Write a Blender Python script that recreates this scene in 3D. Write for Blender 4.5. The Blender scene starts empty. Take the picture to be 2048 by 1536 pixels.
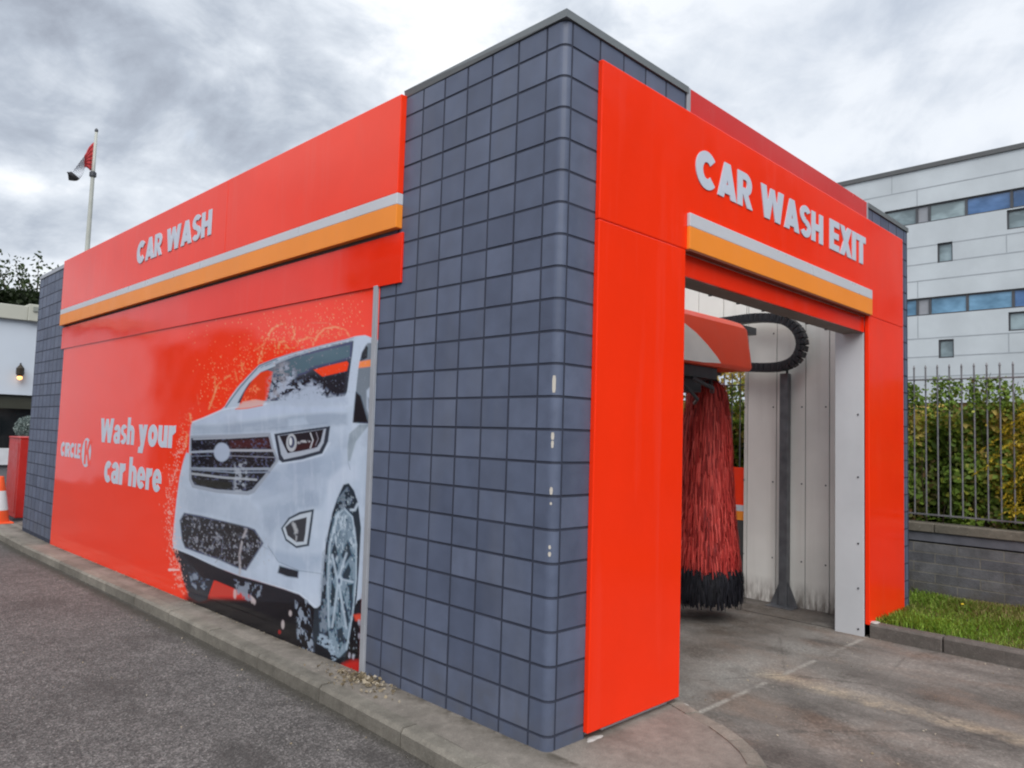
import bpy, math, random
import numpy as np
from mathutils import Vector, Matrix

random.seed(11)
rng = np.random.default_rng(11)
SC = bpy.context.scene
COL = SC.collection
PI = math.pi

# ------------------------------------------------------------------ helpers
def lin(c):
    return tuple((v / 12.92 if v <= .04045 else ((v + .055) / 1.055) ** 2.4) for v in (x / 255 for x in c))

class NT:
    """small wrapper round a node tree"""
    def __init__(s, tree):
        s.t = tree; s.n = tree.nodes; s.l = tree.links
    def node(s, typ, **kw):
        n = s.n.new(typ)
        for k, v in kw.items():
            if k == 'inp':
                for a, b in v.items():
                    if hasattr(b, 'is_output') and b.is_output: s.l.new(b, n.inputs[a])
                    else: n.inputs[a].default_value = b
            else: setattr(n, k, v)
        return n
    def math(s, op, a, b=None, clamp=False):
        n = s.node('ShaderNodeMath', operation=op, use_clamp=clamp)
        for i, v in enumerate((a, b)):
            if v is None: continue
            if hasattr(v, 'is_output'): s.l.new(v, n.inputs[i])
            else: n.inputs[i].default_value = v
        return n.outputs[0]
    def mix(s, fac, a, b, blend='MIX'):
        n = s.node('ShaderNodeMix', data_type='RGBA', blend_type=blend)
        for i, v in ((0, fac), (6, a), (7, b)):
            if hasattr(v, 'is_output'): s.l.new(v, n.inputs[i])
            else: n.inputs[i].default_value = v if i == 0 else (*v[:3], 1)
        return n.outputs[2]
    def ramp(s, fac, stops, interp='LINEAR'):
        n = s.node('ShaderNodeValToRGB')
        n.color_ramp.interpolation = interp
        e = n.color_ramp.elements
        while len(e) < len(stops): e.new(.5)
        for el, (p, c) in zip(e, stops):
            el.position = p
            el.color = (c, c, c, 1) if isinstance(c, (int, float)) else (*c[:3], 1)
        s.l.new(fac, n.inputs[0])
        return n.outputs[0]
    def noise(s, vec, scale, detail=4, rough=.55, dist=0.0):
        n = s.node('ShaderNodeTexNoise')
        n.inputs['Scale'].default_value = scale; n.inputs['Detail'].default_value = detail
        n.inputs['Roughness'].default_value = rough; n.inputs['Distortion'].default_value = dist
        if vec is not None: s.l.new(vec, n.inputs['Vector'])
        return n.outputs[0]
    def scale(s, vec, x, y, z, loc=(0, 0, 0)):
        n = s.node('ShaderNodeMapping'); n.inputs['Scale'].default_value = (x, y, z); n.inputs['Location'].default_value = loc
        s.l.new(vec, n.inputs[0]); return n.outputs[0]

def new_mat(name, base=(.5, .5, .5), rough=.5, spec=.5, metal=0.0):
    m = bpy.data.materials.new(name); m.use_nodes = True
    nt = NT(m.node_tree)
    b = m.node_tree.nodes['Principled BSDF']
    b.inputs['Base Color'].default_value = (*base, 1); b.inputs['Roughness'].default_value = rough
    b.inputs['Specular IOR Level'].default_value = spec; b.inputs['Metallic'].default_value = metal
    pos = nt.node('ShaderNodeNewGeometry').outputs['Position']
    return m, nt, b, pos

def bump(nt, b, h, strength=.3, dist=.01):
    n = nt.node('ShaderNodeBump'); n.inputs['Strength'].default_value = strength; n.inputs['Distance'].default_value = dist
    nt.l.new(h, n.inputs['Height']); nt.l.new(n.outputs[0], b.inputs['Normal'])

def simple(name, base, rough=.5, spec=.5, metal=0.0, var=.12, vscale=3.0, bmp=0.0, bscale=40):
    """plain paint / metal / plastic with faint grime variation"""
    m, nt, b, pos = new_mat(name, base, rough, spec, metal)
    n = nt.noise(pos, vscale, 5)
    f = nt.ramp(n, [(.3, 1 - var), (.7, 1 + var * .5)])
    c = nt.mix(1.0, base, f, 'MULTIPLY')
    nt.l.new(c, b.inputs['Base Color'])
    r = nt.ramp(nt.noise(pos, vscale * 4, 3), [(.3, max(.02, rough - .06)), (.7, min(1, rough + .1))])
    nt.l.new(r, b.inputs['Roughness'])
    if bmp: bump(nt, b, nt.noise(pos, bscale, 3), bmp, .004)
    return m

class MB:
    """mesh builder: collects faces with material slots"""
    def __init__(s): s.v = []; s.f = []; s.m = []; s.tint = []
    def face(s, pts, m=0, tint=1.0):
        i = len(s.v); s.v += [tuple(p) for p in pts]; s.f.append(tuple(range(i, i + len(pts)))); s.m.append(m); s.tint += [tint] * len(pts)
    def idx(s, pts, faces, m=0, tint=1.0):
        i = len(s.v); s.v += [tuple(p) for p in pts]; s.tint += [tint] * len(pts)
        for f in faces: s.f.append(tuple(i + k for k in f)); s.m.append(m)
    def box(s, x0, x1, y0, y1, z0, z1, m=0, tint=1.0):
        p = [(x0, y0, z0), (x1, y0, z0), (x1, y1, z0), (x0, y1, z0), (x0, y0, z1), (x1, y0, z1), (x1, y1, z1), (x0, y1, z1)]
        s.idx(p, [(3, 2, 1, 0), (4, 5, 6, 7), (0, 1, 5, 4), (1, 2, 6, 5), (2, 3, 7, 6), (3, 0, 4, 7)], m, tint)
    def hexa(s, p, m=0, tint=1.0):
        s.idx(p, [(3, 2, 1, 0), (4, 5, 6, 7), (0, 1, 5, 4), (1, 2, 6, 5), (2, 3, 7, 6), (3, 0, 4, 7)], m, tint)
    def tube(s, path, r, n=10, m=0, cap=True, tint=1.0):
        path = [Vector(p) for p in path]; k = len(path)
        rr = r if isinstance(r, (list, tuple)) else [r] * k
        rings = []; up = None
        for i in range(k):
            d = (path[min(i + 1, k - 1)] - path[max(i - 1, 0)]).normalized()
            if up is None or abs(up.dot(d)) > .95: up = Vector((0, 0, 1)) if abs(d.z) < .9 else Vector((1, 0, 0))
            a = (up - d * up.dot(d)).normalized(); b = d.cross(a); up = a
            rings.append([path[i] + a * math.cos(2 * PI * j / n) * rr[i] + b * math.sin(2 * PI * j / n) * rr[i] for j in range(n)])
        pts = [q for ring in rings for q in ring]; fs = []
        for i in range(k - 1):
            for j in range(n):
                fs.append((i * n + j, i * n + (j + 1) % n, (i + 1) * n + (j + 1) % n, (i + 1) * n + j))
        if cap: fs.append(tuple(range(n))[::-1]); fs.append(tuple(range((k - 1) * n, k * n)))
        s.idx(pts, fs, m, tint)
    def lathe(s, c, prof, n=24, m=0, tint=1.0):
        pts = []; fs = []
        for (r, z) in prof:
            for j in range(n): pts.append((c[0] + r * math.cos(2 * PI * j / n), c[1] + r * math.sin(2 * PI * j / n), c[2] + z))
        for i in range(len(prof) - 1):
            for j in range(n):
                fs.append((i * n + j, i * n + (j + 1) % n, (i + 1) * n + (j + 1) % n, (i + 1) * n + j))
        fs.append(tuple(range(n))[::-1]); fs.append(tuple(range((len(prof) - 1) * n, len(prof) * n)))
        s.idx(pts, fs, m, tint)
    def build(s, name, mats, parent=None, smooth=False, bevel=0.0, seg=2):
        me = bpy.data.meshes.new(name); me.from_pydata(s.v, [], s.f)
        for m in (mats if isinstance(mats, (list, tuple)) else [mats]): me.materials.append(m)
        me.polygons.foreach_set('material_index', s.m)
        if smooth: me.polygons.foreach_set('use_smooth', [True] * len(s.f))
        at = me.attributes.new('tint', 'FLOAT', 'POINT'); at.data.foreach_set('value', s.tint)
        me.update()
        o = bpy.data.objects.new(name, me); COL.objects.link(o)
        if parent is not None: o.parent = parent; o.matrix_parent_inverse = parent.matrix_world.inverted()
        if bevel:
            b = o.modifiers.new('bevel', 'BEVEL'); b.width = bevel; b.segments = seg; b.limit_method = 'ANGLE'; b.angle_limit = math.radians(40)
        return o

def np_mesh(name, verts, faces, mats, parent=None, tint=None, smooth=False, color=None):
    """mesh of equal-sized faces from numpy arrays"""
    me = bpy.data.meshes.new(name); n, k = faces.shape
    me.vertices.add(len(verts)); me.vertices.foreach_set('co', np.asarray(verts, np.float32).ravel())
    me.loops.add(n * k); me.loops.foreach_set('vertex_index', faces.astype(np.int32).ravel())
    me.polygons.add(n); me.polygons.foreach_set('loop_start', np.arange(0, n * k, k, dtype=np.int32))
    try: me.polygons.foreach_set('loop_total', np.full(n, k, np.int32))
    except Exception: pass
    for m in (mats if isinstance(mats, (list, tuple)) else [mats]): me.materials.append(m)
    if smooth: me.polygons.foreach_set('use_smooth', np.ones(n, bool))
    if tint is not None:
        at = me.attributes.new('tint', 'FLOAT', 'POINT'); at.data.foreach_set('value', np.asarray(tint, np.float32))
    if color is not None:
        at = me.attributes.new('paint', 'FLOAT_COLOR', 'POINT'); at.data.foreach_set('color', np.asarray(color, np.float32).ravel())
    me.update(calc_edges=True); me.validate()
    o = bpy.data.objects.new(name, me); COL.objects.link(o)
    if parent is not None: o.parent = parent; o.matrix_parent_inverse = parent.matrix_world.inverted()
    return o

def thing(name, label, cat, loc=(0, 0, 0), group=None):
    o = bpy.data.objects.new(name, None); COL.objects.link(o); o.location = loc; o.empty_display_size = .2
    o['label'] = label; o['category'] = cat
    if group: o['group'] = group
    bpy.context.view_layer.update()
    return o
def tag(o, label, cat, group=None, kind=None):
    o['label'] = label; o['category'] = cat
    if group: o['group'] = group
    if kind: o['kind'] = kind
    return o
def setting(o): o['kind'] = 'structure'; return o
def stuff(o, label=None, cat=None):
    o['kind'] = 'stuff'
    if label: o['label'] = label; o['category'] = cat
    return o

def _arc(cx, cy, ro, qo, ri, qi, a0, a1, n=22):
    """ring segment as a list of quads"""
    t = [math.radians(a0 + (a1 - a0) * k / n) for k in range(n + 1)]
    return [[(cx + ro * math.cos(p), cy + qo * math.sin(p)), (cx + ro * math.cos(q), cy + qo * math.sin(q)), (cx + ri * math.cos(q), cy + qi * math.sin(q)), (cx + ri * math.cos(p), cy + qi * math.sin(p))] for p, q in zip(t, t[1:])]
def _r(x0, x1, y0, y1): return [[(x0, y0), (x1, y0), (x1, y1), (x0, y1)]]
def _s(w, h, t):
    c1, c2, r = h * .715, h * .285, h * .295
    return [_arc(w / 2, c1, w / 2, r, w / 2 - .23, r - t, 28, 272), _arc(w / 2, c2, w / 2, r, w / 2 - .23, r - t, 92, -152)]
GLYPH = {   # heavy rounded sans: name -> (advance, [groups of polygons]); each group sits at its own hair's height
 'C': (.92, [_arc(.48, .5, .48, .52, .18, .225, 42, 318, 30)]),
 'A': (.90, [[[(0, 0), (.285, 0), (.60, 1), (.31, 1)]], [[(.615, 0), (.90, 0), (.59, 1), (.30, 1)]], [[(.20, .13), (.70, .13), (.62, .385), (.28, .385)]]]),
 'R': (.75, [_r(0, .26, 0, 1), _r(.2, .40, .79, 1) + _arc(.40, .675, .325, .325, .075, .115, -90, 90), _r(.2, .41, .35, .56), [[(.24, .42), (.50, .44), (.77, 0), (.48, 0)]]]),
 'W': (1.26, [[[(0, 1), (.29, 1), (.48, 0), (.20, 0)]], [[(.22, 0), (.48, 0), (.73, .98), (.52, .98)]], [[(.78, 0), (1.04, 0), (.74, .98), (.53, .98)]], [[(.78, 0), (1.06, 0), (1.26, 1), (.97, 1)]]]),
 'S': (.68, _s(.68, 1.03, .215)),
 'H': (.77, [_r(0, .26, 0, 1), _r(.51, .77, 0, 1), _r(.2, .57, .385, .615)]),
 'E': (.61, [_r(0, .26, 0, 1), _r(.2, .61, 0, .215), _r(.2, .57, .395, .605), _r(.2, .61, .785, 1)]),
 'X': (.78, [[[(0, 0), (.29, 0), (.78, 1), (.49, 1)]], [[(0, 1), (.29, 1), (.78, 0), (.49, 0)]]]),
 'I': (.26, [_r(0, .26, 0, 1)]),
 'T': (.66, [_r(0, .66, .775, 1), _r(.20, .46, 0, .8)]),
 'L': (.56, [_r(0, .26, 0, 1), _r(.2, .56, 0, .22)]),
 'K': (.80, [_r(0, .26, 0, 1), [[(.20, .42), (.42, .40), (.80, 1), (.50, 1)]], [[(.27, .60), (.50, .66), (.82, 0), (.52, 0)]]]),
 'a': (.58, [_r(.34, .58, 0, .46), _arc(.29, .455, .29, .30, .05, .11, 0, 160), _arc(.27, .22, .27, .235, .06, .06, 0, 360)]),
 's': (.52, _s(.52, .76, .155)),
 'h': (.60, [_r(0, .245, 0, 1.05), _arc(.30, .45, .30, .30, .06, .10, 0, 180), _r(.355, .60, 0, .46)]),
 'y': (.64, [[[(0, .74), (.26, .74), (.46, .02), (.22, .0)]], [[(.38, .74), (.64, .74), (.37, -.27), (.12, -.27)]], [[(.04, -.27), (.30, -.27), (.34, -.06), (.06, -.06)]]]),
 'o': (.64, [_arc(.32, .37, .32, .39, .075, .14, 0, 360, 32)]),
 'u': (.60, [_r(0, .245, .28, .74), _r(.355, .60, 0, .74), _arc(.30, .29, .30, .30, .06, .10, 180, 360)]),
 'r': (.43, [_r(0, .245, 0, .74), [[(.2, .42), (.26, .42), (.43, .52), (.43, .755), (.30, .74), (.2, .66)]]]),
 'c': (.53, [_arc(.31, .37, .31, .39, .075, .145, 46, 314)]),
 'e': (.62, [_arc(.31, .37, .31, .39, .075, .17, 0, 322), _r(.05, .615, .285, .43)]),
}
def text_mesh(name, body, box, frame, mat, parent, depth=.006, gap=.045):
    """heavy sans letters fitted to box (u0,u1,v0,v1); frame maps (u, v, w) to world"""
    P = []; x = 0
    for ch in body:
        adv, groups = GLYPH[ch]
        for gi, grp in enumerate(groups): P += [(gi, [(x + a, c) for a, c in poly]) for poly in grp]
        x += adv + gap
    us = [q[0] for _, p in P for q in p]; vs = [q[1] for _, p in P for q in p]
    ua, ub, va, vb = min(us), max(us), min(vs), max(vs); u0, u1, v0, v1 = box
    mb = MB()
    for gi, p in P:
        d = depth + gi * .00025; n = len(p)
        q = [(u0 + (u1 - u0) * (a - ua) / (ub - ua), v0 + (v1 - v0) * (c - va) / (vb - va)) for a, c in p]
        area = sum(q[k][0] * q[(k + 1) % n][1] - q[(k + 1) % n][0] * q[k][1] for k in range(n))
        if area < 0: q = q[::-1]
        mb.idx([frame(a, c, 0) for a, c in q] + [frame(a, c, d) for a, c in q], [tuple(range(n, 2 * n))] + [(k, (k + 1) % n, n + (k + 1) % n, n + k) for k in range(n)])
    return mb.build(name, mat, parent)

def leaves(name, pts, size, mat, parent=None, tint=None, aspect=.6, flat=0.0, face=None):
    """many small leaf quads, randomly turned, round the given points"""
    n = len(pts); pts = np.asarray(pts, float)
    a = rng.normal(size=(n, 3)); a[:, 2] *= (1 - flat); a /= np.linalg.norm(a, axis=1)[:, None]
    b = rng.normal(size=(n, 3)); b -= a * (a * b).sum(1)[:, None]; b /= np.linalg.norm(b, axis=1)[:, None]
    if face is not None:
        nn = np.asarray(face, float) + rng.normal(size=(n, 3)) * .55; nn /= np.linalg.norm(nn, axis=1)[:, None]
        a -= nn * (a * nn).sum(1)[:, None]; a /= np.linalg.norm(a, axis=1)[:, None]; b = np.cross(nn, a)
    s = (size if np.ndim(size) else np.full(n, size)) * rng.uniform(.6, 1.35, n)
    c = np.cross(a, b) * (s * .12)[:, None]
    L = a * s[:, None]; W = b * (s * aspect * .5)[:, None]
    v = np.stack([pts - L * .5, pts + W + c, pts + L * .5, pts - W + c], 1).reshape(-1, 3)
    f = np.arange(n * 4).reshape(n, 4)
    t = np.repeat(tint if tint is not None else rng.uniform(0, 1, n), 4)
    return np_mesh(name, v, f, mat, parent, t)

# ------------------------------------------------------------------ camera
cam_d = bpy.data.cameras.new('camera'); cam = bpy.data.objects.new('camera', cam_d); COL.objects.link(cam)
CP = Vector((-2.99246, -2.68617, 1.65925))
RX = Vector((.70973830, -.70380298, .03054346)); DY = Vector((.06980968, .02712253, -.99719154)); FZ = Vector((.70099797, .70987726, .06838216))
M = Matrix(((RX.x, -DY.x, -FZ.x, CP.x), (RX.y, -DY.y, -FZ.y, CP.y), (RX.z, -DY.z, -FZ.z, CP.z), (0, 0, 0, 1)))
cam.matrix_world = M
cam_d.sensor_width = 36; cam_d.sensor_fit = 'HORIZONTAL'; cam_d.lens = 26.132; cam_d.clip_start = .05; cam_d.clip_end = 2000
SC.camera = cam

# ------------------------------------------------------------------ light
SUN = Vector((-.57, -.69, .95)).normalized()
sd = bpy.data.lights.new('sun', 'SUN'); sd.energy = 1.45; sd.angle = math.radians(50); sd.color = (1, .965, .92)
so = bpy.data.objects.new('sun', sd); COL.objects.link(so); so.rotation_euler = SUN.to_track_quat('Z', 'Y').to_euler()
elev = math.asin(SUN.z); azim = math.atan2(SUN.x, SUN.y)

W = bpy.data.worlds.new('World'); SC.world = W; W.use_nodes = True
nt = NT(W.node_tree); bg = W.node_tree.nodes['Background']
sky = nt.node('ShaderNodeTexSky', sky_type='NISHITA'); sky.sun_disc = False; sky.sun_elevation = elev; sky.sun_rotation = azim
sky.air_density = 1.2; sky.dust_density = 2.0
tc = nt.node('ShaderNodeTexCoord').outputs['Generated']
sep = nt.node('ShaderNodeSeparateXYZ'); nt.l.new(tc, sep.inputs[0])
cv = nt.scale(tc, 1, 1, 1.7, (7.7, 3.1, 6.2))
n1 = nt.noise(cv, 2.3, 9, .56, .55)
n2 = nt.noise(nt.scale(tc, 1, 1, 1.5, (9.3, 4.1, 2.2)), 1.3, 3, .5, .3)
n3 = nt.noise(nt.scale(tc, 1, 1, 1.8, (1.3, 7.1, 5.2)), 7.5, 7, .62, .5)
dens = nt.math('ADD', nt.math('MULTIPLY', n1, .60), nt.math('ADD', nt.math('MULTIPLY', n2, .22), nt.math('MULTIPLY', n3, .18)))
# cloud tone: blue-grey bellies to white tops
K = 5.05
cl = nt.ramp(dens, [(.36, (.28 * K, .31 * K, .375 * K)), (.43, (.43 * K, .48 * K, .56 * K)), (.495, (.66 * K, .71 * K, .78 * K)), (.555, (.94 * K, .965 * K, 1.0 * K)), (.66, (.78 * K, .82 * K, .87 * K))])
# smoother, paler veil towards +x
east = nt.ramp(nt.math('SUBTRACT', sep.outputs[0], nt.math('MULTIPLY', sep.outputs[1], .75)), [(.05, 0.0), (.5, .7)])
veil = nt.ramp(dens, [(.42, (.46 * K, .52 * K, .62 * K)), (.60, (.74 * K, .785 * K, .85 * K))])
cl = nt.mix(east, cl, veil)
gap = nt.ramp(n3, [(.66, 0.0), (.85, .25)])
mixn = nt.mix(gap, cl, sky.outputs[0])
nt.l.new(mixn, bg.inputs[0]); bg.inputs[1].default_value = .1

SC.view_settings.view_transform = 'Standard'; SC.view_settings.look = 'None'; SC.view_settings.gamma = 1; SC.view_settings.exposure = 1.2
SC.cycles.filter_width = 2.1
SC.cycles.max_bounces = 8; SC.cycles.diffuse_bounces = 4; SC.cycles.glossy_bounces = 4
SC.cycles.sample_clamp_indirect = 8

# ------------------------------------------------------------------ materials
def panel_paint(name, base, rough=.16, spec=.5, wave=.05, wscale=1.1):
    """glossy composite cladding: faint oil-canning, faint dust"""
    m, nt, b, pos = new_mat(name, base, rough, spec)
    f = nt.ramp(nt.noise(pos, 1.3, 6, .6), [(.25, .93), (.75, 1.04)])
    c = nt.mix(1.0, base, f, 'MULTIPLY')
    st = nt.ramp(nt.noise(nt.scale(pos, 9, 9, .6), 1.0, 4), [(.56, 0.0), (.75, .03)])
    c = nt.mix(st, c, (.45, .40, .37))
    nt.l.new(c, b.inputs['Base Color'])
    nt.l.new(nt.ramp(nt.noise(pos, 5, 4), [(.3, rough - .04), (.7, rough + .06)]), b.inputs['Roughness'])
    bump(nt, b, nt.noise(nt.scale(pos, 1, .55, 1), wscale, 1), wave, .12)
    return m
RED = panel_paint('red_panel_paint', (.92, .040, .007), .16, .32, .07)
RED2 = panel_paint('red_band_paint', (.84, .030, .008), .10, .36, .12, 1.6)
REDF = panel_paint('red_portal_paint', (.90, .034, .006), .17, .2, .07)
DKRED = panel_paint('dark_red_paint', (.60, .022, .018), .22)
WHITE = panel_paint('white_stripe_paint', (.54, .56, .61), .3, .4, .02)
ORANGE = panel_paint('orange_stripe_paint', (.86, .27, .034), .34, .25, .02)
LETTER = panel_paint('letter_white', (.53, .59, .69), .35, .4, .0)
TRIM = simple('grey_metal_trim', (.18, .20, .21), .4, .5, .3)
LTRIM = simple('pale_metal_trim', (.36, .38, .42), .35, .5, .2)

def tile_material():
    m, nt, b, pos = new_mat('slate_tile', (.1, .12, .17), .42, .4)
    at = nt.node('ShaderNodeAttribute', attribute_name='tint').outputs['Fac']
    base = nt.ramp(at, [(0, (.074, .092, .146)), (.5, (.096, .119, .184)), (1, (.118, .143, .214))])
    n = nt.ramp(nt.noise(pos, 4.5, 7, .65), [(.28, .80), (.72, 1.10)])
    c = nt.mix(1.0, base, n, 'MULTIPLY')
    dust = nt.ramp(nt.noise(nt.scale(pos, 3, 3, .7), 1.2, 5), [(.5, 0), (.8, .14)])
    c = nt.mix(dust, c, (.20, .20, .20))
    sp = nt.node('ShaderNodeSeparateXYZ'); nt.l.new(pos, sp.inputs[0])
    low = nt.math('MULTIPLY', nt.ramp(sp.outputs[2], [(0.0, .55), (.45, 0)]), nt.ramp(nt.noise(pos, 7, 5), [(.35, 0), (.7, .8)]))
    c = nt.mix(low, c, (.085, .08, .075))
    nt.l.new(c, b.inputs['Base Color'])
    nt.l.new(nt.ramp(nt.noise(pos, 18, 4), [(.3, .40), (.7, .56)]), b.inputs['Roughness'])
    bump(nt, b, nt.noise(pos, 60, 3), .06, .004)
    return m
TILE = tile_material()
GROUT = simple('dark_grout', (.036, .043, .068), .7, .3)
CHIP = simple('chipped_plaster', (.50, .47, .42), .8, .2)

def wall_white(name, base, stain=True, rough=.35):
    m, nt, b, pos = new_mat(name, base, rough, .5)
    sp = nt.node('ShaderNodeSeparateXYZ'); nt.l.new(pos, sp.inputs[0])
    c = nt.mix(1.0, base, nt.ramp(nt.noise(pos, 1.5, 5), [(.3, .9), (.7, 1.05)]), 'MULTIPLY')
    if stain:
        streak = nt.ramp(nt.noise(nt.scale(pos, 9, 9, .4), 1.0, 3), [(.52, 0), (.8, .2)])
        c = nt.mix(streak, c, (.33, .30, .25))
        low = nt.math('MULTIPLY', nt.ramp(nt.math('ADD', sp.outputs[2], .14), [(.02, 1.0), (.30, 0)]), nt.ramp(nt.noise(nt.scale(pos, 14, 14, 4), 1.3, 6), [(.34, 0), (.6, 1)]))
        c = nt.mix(nt.math('MULTIPLY', low, .9), c, (.07, .045, .03))
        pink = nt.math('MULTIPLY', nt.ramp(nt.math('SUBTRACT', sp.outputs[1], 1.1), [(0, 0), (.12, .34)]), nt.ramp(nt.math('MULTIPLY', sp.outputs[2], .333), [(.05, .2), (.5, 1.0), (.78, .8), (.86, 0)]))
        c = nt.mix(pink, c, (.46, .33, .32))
    nt.l.new(c, b.inputs['Base Color'])
    return m
INNER = wall_white('wash_bay_lining', (.84, .83, .79))
JAMB = wall_white('jamb_white', (.52, .54, .57), False)
SOFFIT = simple('soffit_grey', (.20, .175, .155), .6)
DKGREY = simple('dark_grey_metal', (.055, .06, .07), .45, .5, .3)
BLACKP = simple('black_plastic', (.012, .013, .018), .45, .5)
STEEL = simple('worn_steel', (.15, .155, .17), .45, .5, .5, .35, 8)

def asphalt():
    m, nt, b, pos = new_mat('asphalt', (.1, .1, .1), .85, .35)
    big = nt.ramp(nt.noise(pos, .55, 6, .6), [(.3, .78), (.7, 1.15)])
    med = nt.ramp(nt.noise(pos, 7, 5, .6), [(.3, .8), (.7, 1.18)])
    v = nt.node('ShaderNodeTexVoronoi', feature='F1'); v.inputs['Scale'].default_value = 85; nt.l.new(pos, v.inputs['Vector'])
    grain = nt.ramp(v.outputs['Color'], [(.05, .45), (.6, 1.0), (.9, 1.8)])
    fine = nt.ramp(nt.noise(pos, 120, 2), [(.3, .6), (.7, 1.4)])
    c = nt.mix(1.0, (.135, .125, .122), big, 'MULTIPLY'); c = nt.mix(1.0, c, med, 'MULTIPLY'); c = nt.mix(1.0, c, grain, 'MULTIPLY'); c = nt.mix(1.0, c, fine, 'MULTIPLY')
    v2 = nt.node('ShaderNodeTexVoronoi', feature='F1'); v2.inputs['Scale'].default_value = 26; nt.l.new(pos, v2.inputs['Vector'])
    peb = nt.math('MULTIPLY', nt.ramp(v2.outputs['Distance'], [(.10, 1), (.2, 0)]), nt.ramp(nt.noise(pos, 5, 4), [(.43, 0), (.58, .8)]))
    c = nt.mix(peb, c, (.42, .40, .38))
    patch = nt.ramp(nt.noise(nt.scale(pos, 1.6, .8, 1, (5, 2, 0)), 1.1, 6, .68), [(.54, 0), (.66, .6)])
    c = nt.mix(patch, c, (.055, .05, .048))
    sp = nt.node('ShaderNodeSeparateXYZ'); nt.l.new(pos, sp.inputs[0])
    gx = nt.math('ADD', nt.math('MULTIPLY', nt.math('SUBTRACT', nt.noise(pos, 5, 4), .5), .10), nt.math('ABSOLUTE', nt.math('ADD', sp.outputs[0], .36)))
    c = nt.mix(nt.ramp(gx, [(.02, .8), (.13, 0)]), c, (.045, .042, .032))
    nt.l.new(c, b.inputs['Base Color'])
    h = nt.math('ADD', nt.math('MULTIPLY', v.outputs['Distance'], 1.0), nt.noise(pos, 150, 2))
    bump(nt, b, h, .75, .012)
    return m
ASPH = asphalt()

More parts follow.
